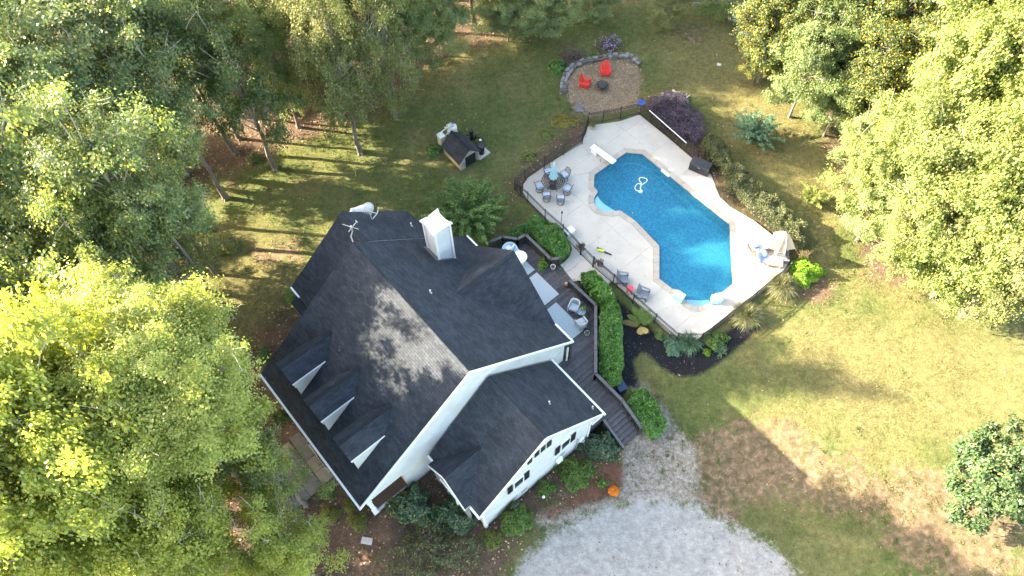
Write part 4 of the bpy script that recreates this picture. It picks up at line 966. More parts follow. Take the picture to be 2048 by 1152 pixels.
# ------------------------------------------------------------------ pump shed and pool equipment
def shed():
    # corners on the ground from the photograph
    fl = Vector(G(921, 341, 0)); fr = Vector(G(959, 318, 0)); bl = Vector(G(890, 302, 0))
    ex = (fr - fl).normalized(); L = (fr - fl).length; ang = math.atan2(ex.y, ex.x); ey = Vector((-ex.y, ex.x, 0)); D = abs((bl - fl).dot(ey)) * .92
    t = thing('pump_shed', 'small pool equipment shed with a stone front, dark opening and shingle roof', 'shed', fl, ang)
    tan = mat('tan_panel', (.42, .36, .24), .7, .1, 4)
    he = .95; hr = 1.75
    MB().box((.05, D / 2, he / 2 - .05), (.08, D, he + .1)).build('side_wall', tan, t)
    MB().box((L - .05, D / 2, he / 2 - .05), (.08, D, he + .1)).build('side_wall', tan, t)
    MB().panel([(0.02, D, -.1), (L - .02, D, -.1), (L - .02, D, he), (L / 2, D, hr - .06), (.02, D, he)], .08).build('back_wall', tan, t)
    o0, o1 = L * .28, L * .80; oh = .98
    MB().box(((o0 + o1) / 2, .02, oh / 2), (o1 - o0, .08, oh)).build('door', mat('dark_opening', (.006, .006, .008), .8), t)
    sto = [mat('shed_stone_%s' % s, c, .85, .2, 8, .5, 20) for s, c in (('pale', (.36, .34, .31)), ('grey', (.26, .255, .25)), ('tan', (.32, .28, .23)))]
    z = -.05; row = 0
    MB().panel([(0, .12, -.1), (L, .12, -.1), (L, .12, he), (L / 2, .12, hr - .08), (0, .12, he)], .06).build('front_wall', mat('grey_mortar', (.25, .23, .2), .9), t)
    while z < hr - .12:
        hh = random.choice((.09, .12, .15)); x = 0.0
        xl = 0 if z + hh < he else (z + hh - he) / (hr - he) * L / 2
        x = xl
        while x < L - xl - .04:
            ww = random.uniform(.16, .32); ww = min(ww, L - xl - x)
            if not (x + ww > o0 - .02 and x < o1 + .02 and z < oh):
                MB().box((x + ww / 2, .03 - random.uniform(0, .03), z + hh / 2), (ww - .02, .1, hh - .02)).build('stone', sto[random.randrange(3)], t)
            elif x < o0 - .06: MB().box(((x + o0) / 2, .03, z + hh / 2), (o0 - x - .02, .1, hh - .02)).build('stone', sto[random.randrange(3)], t)
            x += ww
        z += hh
    e = .14
    sh = [shinglemat('shed_shingle', (.034, .036, .042)), M_DARK]
    MB().roof([(-e, -.12, he - .1), (L / 2, -.12, hr), (L / 2, D + .1, hr), (-e, D + .1, he - .1)], .06).build('roof', sh, t)
    MB().roof([(L / 2, -.12, hr), (L + e, -.12, he - .1), (L + e, D + .1, he - .1), (L / 2, D + .1, hr)], .06).build('roof', sh, t)
    MB().bar((L / 2, -.12, hr + .01), (L / 2, D + .1, hr + .01), .2, .03).build('ridge_cap', sh[0], t)
    def loc(px, py, z=0): x, y, z = G(px, py, z); return (x, y, z)
    # concrete pad
    pad = pxpoly([(948, 300), (963, 289), (981, 305), (960, 319), (955, 318)], 0.04)
    o = MB().prism([tuple(p) for p in pad], -.1, .06).build('equipment_pad', M_CONC); tag(o, 'pale concrete pad on the right of the pump shed', 'concrete pad')
    wp = mat('white_pvc', (.62, .62, .58), .4, .08, 6); bk = mat('black_plastic', (.015, .015, .018), .4)
    x, y, z = loc(906, 268); f = thing('sand_filter', 'round white pool filter tank with a flat lid behind the pump shed', 'filter tank', (x, y, z))
    MB().lathe([(.3, 0), (.36, .1), (.36, .75), (.3, .9), (.12, .98)], 24).build('tank', wp, f)
    MB().lathe([(.2, .94), (.2, 1.02), (.05, 1.05)], 20).build('lid', mat('grey_lid', (.38, .38, .36), .5), f)
    MB().tube([(0, .1, 1.04), (.18, .1, 1.04)], .025, 6).build('handle', bk, f)
    x, y, z = loc(885, 291); f = thing('pool_heater', 'pale green box shaped pool heater at the left rear corner of the shed', 'heater', (x, y, z), ang)
    pg = mat('pale_green_metal', (.40, .44, .36), .5, .08, 5)
    MB().box((0, 0, .62), (.42, .5, .95)).build('cabinet', pg, f); MB().box((0, 0, 1.12), (.46, .54, .06)).build('lid', wp, f); MB().box((.0, -.26, .25), (.1, .02, .4)).build('grille', bk, f)
    MB().lathe([(.08, 1.15), (.08, 1.3), (.03, 1.33)], 10, (-.05, .1, 0)).build('cap', wp, f)
    x, y, z = loc(893, 284); f = thing('pool_pipes', 'bundle of white plastic pool pipes and valves behind the shed', 'pipes', (x, y, z), ang)
    for k, (a, b, c) in enumerate((((-.1, .3, 0), (-.1, .3, .95), (.35, .35, .95)), ((.3, .5, .95), (.3, .2, 1.15), (.7, .3, 1.1)), ((.1, .1, 0), (.1, .1, .7), (.5, .0, .7)), ((.5, .55, .2), (.5, .55, 1.0), (.9, .5, 1.0)), ((.0, -.2, .35), (.35, -.25, .38), (.5, -.1, .6)))):
        MB().tube([a, b, c], .045, 8).build('pipe', wp, f)
    MB().lathe([(.1, .5), (.1, .85), (.05, .9)], 12, (.35, .1, 0)).build('valve', wp, f)
    x, y, z = loc(944, 279); f = thing('chlorinator', 'black upright chlorinator with dark pipes at the right rear of the shed', 'chlorinator', (x, y, z), ang)
    MB().lathe([(.13, 0), (.13, .8), (.16, .82), (.16, 1.0), (.1, 1.06)], 16).build('body', bk, f)
    for a, b, c in (((-1.0, .15, 0), (-1.0, .15, .8), (0, .1, .5)), ((0, 0, .3), (.45, -.5, .35), (.5, -.9, .3)), ((.15, -.1, .0), (.18, -.3, .6), (.5, -.4, .6))):
        MB().tube([a, b, c], .05, 8).build('pipe', bk, f)
    x, y, z = loc(958, 294); f = thing('pool_pump', 'small white topped pool pump with black motor on the concrete pad', 'pump', (x, y, z + .06), ang + .5)
    q = MB(); q.M = Matrix.Translation((0, 0, .2)) @ Matrix.Rotation(R(90), 4, 'Y'); q.lathe([(.1, -.3), (.13, -.28), (.13, .1), (.09, .12)], 14); q.build('motor', bk, f)
    MB().lathe([(.12, 0), (.12, .35), (.1, .38)], 14, (.28, 0, 0)).build('strainer', bk, f); MB().lathe([(.1, .38), (.1, .43), (.02, .45)], 14, (.28, 0, 0)).build('lid', wp, f)
    x, y, z = loc(963, 307); f = thing('trash_can', 'round black bin standing on the concrete pad beside the shed', 'bin', (x, y, z + .06))
    MB().lathe([(.22, 0), (.27, .75), (.29, .76), (.29, .82)], 20).build('body', bk, f); MB().lathe([(.29, .82), (.25, .9), (.05, .94)], 20).build('lid', mat('black_lid', (.03, .03, .035), .35), f)
shed()

# propane tank
def tank():
    a = Vector(G(709, 421, .7)); b = Vector(G(738, 409, .7)); d = (b - a); an = math.atan2(d.y, d.x); L = 1.75
    c = Vector(G(723, 419, .7)); t = thing('propane_tank', 'white horizontal propane tank with a domed lid on the lawn behind the house', 'propane tank', (c.x, c.y, 0), an)
    wm = mat('tank_white', (.66, .67, .66), .35, .05, 3)
    q = MB(); q.M = Matrix.Translation((0, 0, .6)) @ Matrix.Rotation(R(90), 4, 'Y'); r = .36
    q.lathe([(.05, -L / 2), (.2, -L / 2 + .05), (.31, -L / 2 + .15), (r, -L / 2 + .3), (r, L / 2 - .3), (.31, L / 2 - .15), (.2, L / 2 - .05), (.05, L / 2)], 24); q.build('tank', wm, t, smooth=True)
    MB().lathe([(.17, .9), (.17, 1.06), (.1, 1.13), (.02, 1.15)], 16, (-.6, 0, 0)).build('dome_lid', wm, t)
    for x in (-.5, .5): MB().box((x, 0, .14), (.18, .8, .36)).build('foot', M_CONC, t)
tank()
# ------------------------------------------------------------------ foliage
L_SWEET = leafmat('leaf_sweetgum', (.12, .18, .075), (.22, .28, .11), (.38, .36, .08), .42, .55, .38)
L_SWEETB = leafmat('leaf_sweetgum_sunlit', (.24, .30, .07), (.38, .42, .10), (.50, .47, .10), .45, .5, .4)  # sweetgum again, with the glare of full sun put into the leaf colour
L_PALE = leafmat('leaf_pale_poplar', (.11, .165, .045), (.20, .25, .075), (.32, .29, .07), .42, .35, .5)
L_DARK = leafmat('leaf_dark_oak', (.065, .11, .038), (.13, .18, .06), (.22, .22, .06), .3, .3)
L_YELL = leafmat('leaf_dark_with_yellow', (.035, .062, .018), (.08, .115, .03), (.50, .36, .03), .3, .3, .5, .93)
L_OLIVE = leafmat('leaf_olive_elm', (.10, .13, .04), (.19, .21, .08), (.28, .24, .09), .35, .25)
L_MAG = leafmat('leaf_magnolia', (.022, .052, .02), (.05, .09, .032), (.12, .14, .05), .15, .3, .5)
TREE_N = [0]
def crown_points(rng, Rx, zc, Rz, nc, sub, per, flat=.55, inner=.35):
    "twig tips spread over an uneven ellipsoid; returns leaf points, outward normals and limb ends"
    P = []; N = []; ends = []
    ph = rng.uniform(0, 6.28, 6)
    for i in range(nc):
        d = rng.normal(size=3); d /= np.linalg.norm(d)
        if d[2] < -.75: d[2] *= -.5
        az = math.atan2(d[1], d[0])
        bulge = 1 + .16 * math.sin(2 * az + ph[0]) + .13 * math.sin(3 * az + ph[1] + 2 * d[2]) + .10 * math.sin(5 * az + ph[2] + 4 * d[2])
        rr = rng.uniform(.62, 1.0) if rng.uniform() > inner else rng.uniform(.3, .7)
        c = np.array([d[0] * Rx * rr * bulge, d[1] * Rx * rr * bulge, zc + d[2] * Rz * rr])
        ends.append(c); cr = rng.uniform(.13, .24) * Rx * 1.15
        for j in range(sub):
            e = rng.normal(size=3); e /= np.linalg.norm(e); e[2] *= flat
            s = c + e * cr * rng.uniform(.35, 1.1)
            n = int(per * rng.uniform(.5, 1.5)); k = rng.normal(size=(n, 3)) * np.array([1, 1, flat]) * cr * .24
            P.append(s + k); nn = e * .5 + d * .5; N.append(np.repeat(nn[None], n, 0))
    return np.concatenate(P), np.concatenate(N), ends
CROWNS = {}
def crown_variant(kind, k):
    key = (kind, k)
    if key in CROWNS: return CROWNS[key]
    rng = np.random.default_rng(100 + k * 7 + len(kind))
    # unit crown: radius 1, centre 0, leaf size relative to a 4 m crown
    if kind == 'broad': P, N, ends = crown_points(rng, 1.0, 0, 1.25, 120, 14, 46); ls = .031
    elif kind == 'airy': P, N, ends = crown_points(rng, 1.0, 0, 1.25, 74, 12, 44); ls = .031
    elif kind == 'sparse': P, N, ends = crown_points(rng, 1.0, 0, 1.25, 48, 12, 42); ls = .033
    elif kind == 'fine': P, N, ends = crown_points(rng, 1.0, 0, 1.5, 110, 14, 34, .7); ls = .028
    elif kind == 'drop': P, N, ends = crown_points(rng, 1.0, 0, 2.4, 140, 12, 26, 1.3); ls = .042
    else: P, N, ends = crown_points(rng, 1.0, 0, .95, 120, 12, 24); ls = .06
    me_ = leaf_mesh('crown', P, ls, L_SWEET, .35, .66, N * .9, rng)
    tb = MB(); rz = 1.25
    sel = ends[::1]
    for i, e in enumerate(sel[:(24 if kind == 'sparse' else 40)]):
        h0 = -.75 + .8 * rng.uniform(); s = Vector((0, 0, min(h0, e[2] - .05))); e_ = Vector(e)
        m1 = s.lerp(e_, .4) + Vector((rng.normal() * .07, rng.normal() * .07, .05)); m2 = s.lerp(e_, .75) + Vector((rng.normal() * .05, rng.normal() * .05, .05))
        tb.tube([s, m1, m2, e_ * 1.04], [.012, .009, .006, .003], 4, False)
        for q in range(4):
            a = m2.lerp(e_, rng.uniform(0, 1)); b_ = a + Vector(rng.normal(size=3)) * .13 + (e_ - m2).normalized() * .12
            tb.tube([a, a.lerp(b_, .5) + Vector(rng.normal(size=3)) * .015, b_], [.006, .004, .002], 3, False)
    bm_ = bpy.data.meshes.new('branches'); bm_.from_pydata(tb.v, [], tb.f); bm_.materials.append(M_BARKP); 
    CROWNS[key] = (me_, bm_); return CROWNS[key]
TRUNKS = {}
def trunk_mesh(k):
    if k in TRUNKS: return TRUNKS[k]
    rng = np.random.default_rng(k + 50); b = MB(); pts = []; x = y = 0
    for i in range(9):
        pts.append((x, y, i / 8)); x += rng.normal() * .012; y += rng.normal() * .012
    b.tube(pts, [.026, .017, .015, .0135, .012, .010, .008, .006, .003], 9)
    for j in range(4):
        a = rng.uniform(0, 6.28); b.tube([(math.cos(a) * .05, math.sin(a) * .05, -.01), (math.cos(a) * .02, math.sin(a) * .02, .015), (0, 0, .05)], [.006, .010, .012], 5)
    me_ = bpy.data.meshes.new('trunk'); me_.from_pydata(b.v, [], b.f); me_.materials.append(M_BARK); me_.polygons.foreach_set('use_smooth', [True] * len(me_.polygons))
    TRUNKS[k] = me_; return me_
def tree(base, h, Rr, kind, m, label, zc=None, Rz=None, lean=(0, 0), group=None, name='tree'):
    k = TREE_N[0] % 4; TREE_N[0] += 1
    nv = {'airy': 3, 'sparse': 2, 'broad': 4, 'fine': 2, 'drop': 2, 'glossy': 2}[kind]; k = k % nv
    me_, bm_ = crown_variant(kind, k)
    zc = h * .52 if zc is None else zc; base_rz = {'airy': 1.25, 'sparse': 1.25, 'broad': 1.25, 'fine': 1.5, 'drop': 2.4, 'glossy': .95}[kind]
    Rz = (h - zc) if Rz is None else Rz
    t = thing(name, label, 'tree', (base[0], base[1], float(terr(base[0], base[1])) - .1), 0, group)
    tr = nobj('trunk', trunk_mesh(TREE_N[0] % 5), t); tr.scale = (h * .55, h * .55, h * .8)
    if lean != (0, 0):
        tr.rotation_euler = (lean[1], lean[0], 0)
    rz = RNG.uniform(0, 6.28); off = (math.sin(lean[0]) * zc, -math.sin(lean[1]) * zc, zc)
    cr = nobj('crown', me_, t, off); cr.scale = (Rr, Rr, Rz / base_rz); cr.rotation_euler = (0, 0, rz)
    cr.material_slots[0].link = 'OBJECT'; cr.material_slots[0].material = m
    br = nobj('branches', bm_, t, off); br.scale = cr.scale; br.rotation_euler = cr.rotation_euler
    return t
def shade_h(x, y, h):
    "the left woods are only as tall as the length of their shadows in the photo allows"
    if x > -6: return h
    y0 = y + .167 * (x - 10)
    for a, b, end in ((-99, 3, 24), (3, 8.5, 35), (8.5, 12.5, 14), (12.5, 18.5, 13), (18.5, 22, 14), (22, 25.5, 14), (25.5, 28, 14), (28, 30, 19), (30, 34, 19), (34, 99, 36)):
        if a <= y0 < b: break
    j = random.uniform(-20, 3) if 22 < y0 < 34 else (random.uniform(-9, 8) if 12.5 < y0 < 22 else random.uniform(-5, 3) if 8.5 < y0 < 34 else random.uniform(-3, 3))
    return max(7.5, min(h, .477 * (end + j - x)))
def T(px, py, h, Rr, kind, m, label, **k):
    x, y, z = G(px, py, h * .52)
    if kind in ('airy', 'broad') and x < -6: kind = 'airy' if (y + .167 * (x - 10) > 12 and x > -33) or (kind == 'airy' and py > 780 and px > 300) else 'broad'
    if kind == 'airy' and x > -28 and (26 < y + .167 * (x - 10) < 34 or 12 < y + .167 * (x - 10) < 22): kind = 'sparse'
    if x < -6 and x > -21 and 6.5 < y + .167 * (x - 10) < 13 and kind in ('airy', 'broad'): kind = 'sparse'
    x, y, z = G(px, py, h * .52); h = shade_h(x, y, h); y0 = y + .167 * (x - 10)
    if x < -18 and 19.5 < y0 < 34 and kind in ('airy', 'sparse', 'broad') and h > 9: h = min(h * 1.1, 20); k.setdefault('zc', h * .69); k.setdefault('Rz', h * .31)
    x, y, z = G(px, py, k.get('zc', h * .52)); return tree((x, y), h, Rr, kind, m, label, **k)
GL_ = 'woodland trees on the left of the house'; GT = 'woodland trees behind the lawn'; GR = 'woodland trees right of the lawn'
# left woodland
LT = [(20, 30, 23, 5, 'in the top left corner of the photo'), (180, 40, 24, 5, 'second along the top edge from the left corner'), (320, 30, 21, 4.3, 'third along the top edge from the left corner'),
 (50, 190, 24, 4.8, 'against the left edge below the corner tree'), (225, 180, 23, 4.4, 'with bare pale limbs showing, upper left woodland'), (318, 165, 20, 3.3, 'at the right rim of the upper left woodland'),
 (30, 340, 24, 4.8, 'against the left edge, a third of the way down'), (205, 345, 22, 3.8, 'beside a brown gap in the left woodland'), (298, 290, 20, 3.2, 'overhanging the leaning trunk by the lawn'),
 (60, 490, 24, 4.6, 'against the left edge at mid height'), (215, 480, 22, 4.2, 'in the middle of the left woodland'), (288, 400, 17, 3.0, 'on the lawn rim of the left woodland'),
 (40, 640, 24, 4.4, 'against the left edge above the bright tree'), (185, 640, 21, 4.0, 'just above the bright yellow green trees'), (255, 560, 19, 2.9, 'between the olive tree and the bright tree'), (262, 665, 17, 2.6, 'touching the top of the bright yellow tree')]
for px, py, h, r_, s in LT: T(px, py, h, r_, 'airy' if py > 420 else 'broad', L_SWEET, 'tall mid green broadleaf tree ' + s, group=GL_)
T(362, 450, 11, 2.2, 'fine', L_OLIVE, 'smaller olive green fine leaved tree at the edge of the left lawn', group=GL_)
T(350, 650, 9, 1.4, 'broad', L_SWEET, 'small green sapling between bright tree and left lawn', group=GL_)
# lower left, bright
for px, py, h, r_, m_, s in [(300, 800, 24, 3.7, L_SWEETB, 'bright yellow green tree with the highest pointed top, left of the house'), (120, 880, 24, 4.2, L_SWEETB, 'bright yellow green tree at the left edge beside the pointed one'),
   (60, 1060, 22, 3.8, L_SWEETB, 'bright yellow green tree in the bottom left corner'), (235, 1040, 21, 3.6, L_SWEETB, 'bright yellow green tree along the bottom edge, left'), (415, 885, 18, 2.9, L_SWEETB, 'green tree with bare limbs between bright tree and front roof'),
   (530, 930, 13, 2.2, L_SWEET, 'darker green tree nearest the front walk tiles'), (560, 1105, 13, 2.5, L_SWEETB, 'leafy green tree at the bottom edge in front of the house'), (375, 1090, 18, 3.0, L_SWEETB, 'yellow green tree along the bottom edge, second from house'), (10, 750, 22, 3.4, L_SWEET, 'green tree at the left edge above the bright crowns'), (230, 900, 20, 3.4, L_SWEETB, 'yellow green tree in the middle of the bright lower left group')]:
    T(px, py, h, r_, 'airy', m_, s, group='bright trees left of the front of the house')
for px, py, h, r_, s in [(318, 760, 19.5, 3.3, 'tall bright crown added for shade behind the pointed yellow green tree'), (262, 690, 19, 3.2, 'tall bright crown added for shade at the upper rim of the yellow green group'), (200, 640, 18.5, 3.4, 'tall bright crown added for shade between the green woods and the yellow group')]:  # dense high crowns added to cast shade on the bare dirt
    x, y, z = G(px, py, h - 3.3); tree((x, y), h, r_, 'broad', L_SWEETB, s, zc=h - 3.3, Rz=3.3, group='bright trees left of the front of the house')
for k_, (px, py, h, r_) in enumerate([(110, 570, 6, 2.8), (130, 260, 6, 3.0), (330, 90, 7, 2.8), (410, 150, 4.5, 2.0), (120, 420, 6, 3.0), (230, 250, 5.5, 2.6)]):
    x, y, z = G(px, py, h * .5); tree((x, y), h, r_, 'broad', L_SWEET, 'low green understory tree in the left woods, %s' % ['above the bright crowns near the edge', 'in the upper left', 'by the top edge', 'at the clearing corner', 'midway down by the left edge', 'under the bare pale limbs'][k_], zc=h * .5, group='understory trees in the left woods')
# upper middle
for px, py, h, r_, kd, m_, s in [(440, 60, 19, 3.8, 'broad', L_DARK, 'dark green tree at the top edge left of the ivy trunk'), (475, 170, 16, 3.3, 'broad', L_DARK, 'dark green tree over the leaf littered clearing'), (550, 60, 19, 3.6, 'broad', L_SWEET, 'mid green tree at the top edge over the ivy trunk'),
   (615, 20, 19, 3.4, 'fine', L_OLIVE, 'olive tree at the top edge left of the drooping tree'), (745, 30, 18, 3.2, 'fine', L_OLIVE, 'olive tree at the top edge right of the drooping tree'), (810, 55, 10, 2.6, 'fine', L_DARK, 'green tree with yellow patch at the wood edge'), (875, 15, 9, 2.6, 'broad', L_SWEET, 'green tree reaching from the top edge over brown litter'),
   (550, 130, 12, 1.7, 'drop', L_SWEET, 'slender ivy covered tree in the leaf littered clearing'), (1085, 15, 6, 2.6, 'broad', L_SWEET, 'green tree at the top edge right of the bare trunk'), (1000, -10, 6, 2.6, 'broad', L_SWEET, 'green tree at the top edge above the bare trunk'), (1015, 30, 5, 1.7, 'broad', L_SWEET, 'low green tree beside the bare trunk at the top'),
   (1190, -12, 4, 2.2, 'broad', L_SWEET, 'green tree just entering the top edge above the purple bush'), (1335, 0, 4.5, 2.0, 'fine', L_OLIVE, 'olive shrub tree hanging over the top edge by the log'), (1450, -18, 5, 2.4, 'fine', L_DARK, 'dark tree at the top edge behind the fallen log'), (385, 90, 18, 3.3, 'broad', L_SWEET, 'green tree at the top where left woodland meets the clearing'), (680, 60, 20, 3.2, 'broad', L_SWEET, 'tall green tree behind the drooping tree')]:
    T(px, py, h, r_, kd, m_, s, group=GT)
x, y, z = G(722, 306); tree((x, y), 16.5, 2.15, 'drop', L_OLIVE, 'tall narrow drooping tree with light green foliage on the lawn edge', zc=8.6, Rz=7.8, group=GT)
x, y, z = G(786, 192); tree((x, y), 15, 1.5, 'drop', L_OLIVE, 'thin leaning grey trunk tree at the corner of the back lawn', zc=10.2, Rz=4.6, group=GT)
x, y, z = G(472, 305); tree((x, y), 17, 2.6, 'broad', L_SWEET, 'tree with leaning grey trunk and stump flare left of the lawn', zc=12.5, Rz=4.2, lean=(-.12, -.05), group=GT)
x, y, z = G(948, 50); tree((x, y), 17, 2.4, 'broad', L_DARK, 'tall tree with a bare straight grey trunk at the top edge', zc=13.5, Rz=3.2, group=GT)
# right
for px, py, h, r_, m_, s in [(1560, 45, 11, 2.9, L_YELL, 'green tree with orange yellow leaves beside the fallen logs'), (1625, 130, 10, 2.8, L_DARK, 'dark rounded tree at the right rim of the back lawn'), (1600, -10, 13, 3.2, L_DARK, 'dark tree at the top edge above the rounded one'), (1700, 60, 12, 3.2, L_DARK, 'dark green tree in the upper right thicket'),
   (1745, 150, 11, 3.0, L_YELL, 'green tree speckled with yellow leaves, upper right thicket'), (1800, 40, 14, 3.5, L_YELL, 'yellow speckled tree at the top edge, right of centre'), (1690, 190, 8, 2.1, L_DARK, 'low dark tree at the tip of the upper right thicket'), (1830, 160, 12, 2.8, L_YELL, 'yellow speckled tree shading into the bright right trees'), (1745, 270, 8, 1.8, L_SWEET, 'low green bushy tree on the lawn rim below the thicket'), (1530, 100, 6, 1.5, L_YELL, 'small yellow green tree above the white rock')]:
    T(px, py, h, r_, 'broad', m_, s, group=GR)
for px, py, h, r_, m_, s in [(1965, 50, 19, 3.9, L_PALE, 'pale sunlit tree in the top right corner'), (1890, 190, 16, 3.4, L_PALE, 'pale sunlit tree below the top right corner, inner side'), (2010, 210, 19, 3.9, L_PALE, 'pale sunlit tree on the right edge, second from top'), (1805, 310, 13, 2.9, L_PALE, 'pale sunlit tree leaning out over the right lawn'), (1915, 360, 16, 3.6, L_PALE, 'pale sunlit tree in the middle of the right woodland'), (2030, 400, 18, 3.8, L_PALE, 'pale sunlit tree on the right edge with bare limbs'),
   (1880, 440, 11, 2.6, L_OLIVE, 'olive tree at the lower rim of the right woodland'), (1985, 470, 13, 2.8, L_PALE, 'pale tree at the bottom of the right woodland'), (2065, 500, 14, 3.0, L_OLIVE, 'olive tree at the right edge above the open lawn'), (1770, 400, 8, 1.9, L_SWEET, 'green low tree on the lawn rim in shade'), (1815, 490, 5, 1.5, L_OLIVE, 'small olive tree nearest the sunny lawn')]:
    T(px, py, h, r_, 'broad', m_, s, group=GR)
T(2008, 950, 8.0, 2.3, 'glossy', L_MAG, 'dark glossy magnolia tree at the lower right edge on bare dirt', name='magnolia_tree')
for k_, (px, py, h, r_) in enumerate([(-90, 120, 22, 4.6), (-110, 420, 22, 4.6), (-100, 700, 22, 4.4), (2160, 150, 17, 4), (2170, 430, 17, 4), (200, -70, 22, 4.6), (480, -60, 18, 3.6), (1750, -60, 15, 3.6), (-60, 960, 22, 4)]):
    T(px, py, h, r_, 'broad', L_SWEET, ['green tree outside the left picture edge, uppermost', 'green tree outside the left picture edge at a third of its height', 'green tree outside the left picture edge below the middle', 'green tree outside the upper right picture edge', 'green tree outside the right picture edge beside the pale trees', 'green tree beyond the top edge above the left woods', 'green tree beyond the top edge above the clearing', 'green tree beyond the top edge above the right thicket', 'green tree outside the left picture edge by the bright trees'][k_], group='woodland trees beyond the frame')

for k_, (x, y, h, r_) in enumerate([(-24, 50, 23, 4.2), (-17, 51, 22, 4), (-11, 51.5, 21, 3.8), (-6, 53, 22, 4), (0, 54, 22, 3.8), (6, 57, 20, 3.6), (13, 60, 18, 3.6), (-14, 57, 24, 4.4), (-3, 60, 24, 4.4), (20, 60, 16, 3.6)]):
    tree((x, y), h, r_, 'broad', L_SWEET, 'tall tree beyond the back lawn, %s' % ['farthest left of the row', 'second in the row from the left', 'third in the row, over brown litter', 'just left of the bare trunk', 'just right of the bare trunk', 'above the fire pit', 'above the fallen log', 'in the second row at the left', 'in the second row at the right', 'farthest right of the row'][k_], zc=h * .66, Rz=h * .34, group='tall woods beyond the back lawn')
# ---- shrubs, hedges and other plants
def blob_points(rng, rx, ry, rz, n, lump=.18, shell=.72):
    d = rng.normal(size=(n, 3)); d /= np.linalg.norm(d, axis=1)[:, None]; d[:, 2] = np.abs(d[:, 2])
    ph = rng.uniform(0, 6.28, 4)
    az = np.arctan2(d[:, 1], d[:, 0]); b = 1 + lump * np.sin(3 * az + ph[0] + 2 * d[:, 2]) + lump * .7 * np.sin(7 * az + ph[1] + 5 * d[:, 2]) + lump * .6 * np.sin(11 * d[:, 2] + ph[2] + 2 * az)
    r = rng.uniform(shell, 1, n) ** .5 * b
    return d * r[:, None] * np.array([rx, ry, rz]), d
def shrub(px, py, rx, ry, hz, m, label, n=5000, ls=.11, cat='bush', name='bush', rz=0, up=.4, asp=.6, group=None, lump=.18, z=None):
    x, y, z0 = G(px, py); rng = np.random.default_rng(int(px * 3 + py))
    t = thing(name, label, cat, (x, y, z0 - .03), rz, group)
    P, N = blob_points(rng, rx, ry, hz, n, lump); nobj('foliage', leaf_mesh('foliage', P, ls, m, up, asp, N * .8, rng), t)
    b = MB()
    for k in range(7):
        a = k * .9; b.tube([(0, 0, 0), (math.cos(a) * rx * .3, math.sin(a) * ry * .3, hz * .45), (math.cos(a) * rx * .6, math.sin(a) * ry * .6, hz * .8)], [.03, .02, .008], 5)
    b.build('stems', M_STEM, t); return t
def hedge(poly_px, hz, m, label, n, ls=.12, z=0, lump=.42, cat='hedge', inset=.0, name='hedge', wpoly=None):
    w_ = pxpoly(poly_px, z) if wpoly is None else np.array(wpoly)
    c = w_.mean(0); rng = np.random.default_rng(int(abs(c[0] * 100)) + 3); zb = float(terr(c[0], c[1]))
    x0, y0 = w_.min(0); x1, y1 = w_.max(0); Q = np.column_stack([rng.uniform(x0, x1, n * 3), rng.uniform(y0, y1, n * 3)])
    s = sdf(Q, w_) + (vnoise(Q + 50, .5, 9) - .5) * .25; Q = Q[s > 0][:n]; s = s[s > 0][:n]
    e = np.clip(s / .45, 0, 1); top = hz * (.62 + .38 * np.sqrt(1 - (1 - e) ** 2)) * (1 + (vnoise(Q + 80, .75, 4) - .5) * lump + (vnoise(Q + 30, .3, 6) - .5) * lump * .6)
    zz = np.where(rng.uniform(size=len(Q)) < .72, top - rng.uniform(0, .16, len(Q)), top * rng.uniform(.15, 1, len(Q)))
    gz = terr(Q[:, 0], Q[:, 1]); gr_ = np.zeros((len(Q), 3)); dc = Q - c; gr_[:, :2] = dc / (np.linalg.norm(dc, axis=1)[:, None] + .1) * (1 - e)[:, None]; gr_[:, 2] = .6
    # extra leaves down the sides
    t = thing(name, label, cat, (c[0], c[1], zb)); P = np.column_stack([Q[:, 0] - c[0], Q[:, 1] - c[1], zz + gz - zb])
    nobj('foliage', leaf_mesh('foliage', P, ls, m, .2, .55, gr_ * .8, rng), t)
    b = MB()
    for k in range(14):
        q = Q[rng.integers(len(Q))] - c; b.tube([(q[0], q[1], -.3), (q[0] + .05, q[1], hz * .7)], [.02, .01], 5)
    b.build('stems', M_STEM, t)
    core = offset(w_ if area2(w_) > 0 else w_[::-1], -.4); MB().prism([tuple(p - c) for p in core], -.6, lambda p: hz * .4 + float(terr(p[0] + c[0], p[1] + c[1])) - zb).build('inner_core', mat('dark_core', (.012, .014, .008), .95, .4, 9), t)  # solid near-black core filling the hedge behind its leaves
    return t
L_LAUR = leafmat('leaf_laurel', (.03, .10, .014), (.08, .195, .028), (.17, .29, .045), .22, .5, .35, .93)
L_PRIV = leafmat('leaf_privet_olive', (.042, .062, .028), (.10, .12, .05), (.20, .18, .07), .22, .3, .5, .9)
L_LORO = leafmat('leaf_loropetalum', (.045, .032, .055), (.105, .085, .125), (.17, .12, .15), .2, .3, .5, .9)
L_LIME = leafmat('leaf_lime', (.08, .19, .015), (.15, .28, .02), (.26, .36, .02), .35, .3)
L_BLUE = leafmat('leaf_blue_green', (.07, .14, .085), (.13, .22, .13), None, .3, .3)
L_FROND = leafmat('leaf_crape', (.06, .14, .035), (.13, .22, .06), (.25, .31, .09), .35, .3)
L_FERNY = leafmat('leaf_yellowgreen_frond', (.13, .18, .045), (.22, .26, .07), (.32, .30, .09), .35, .3)
L_MIS = leafmat('blade_ornamental_grass', (.055, .08, .03), (.13, .155, .065), (.36, .31, .17), .3, .3, .6, .80)
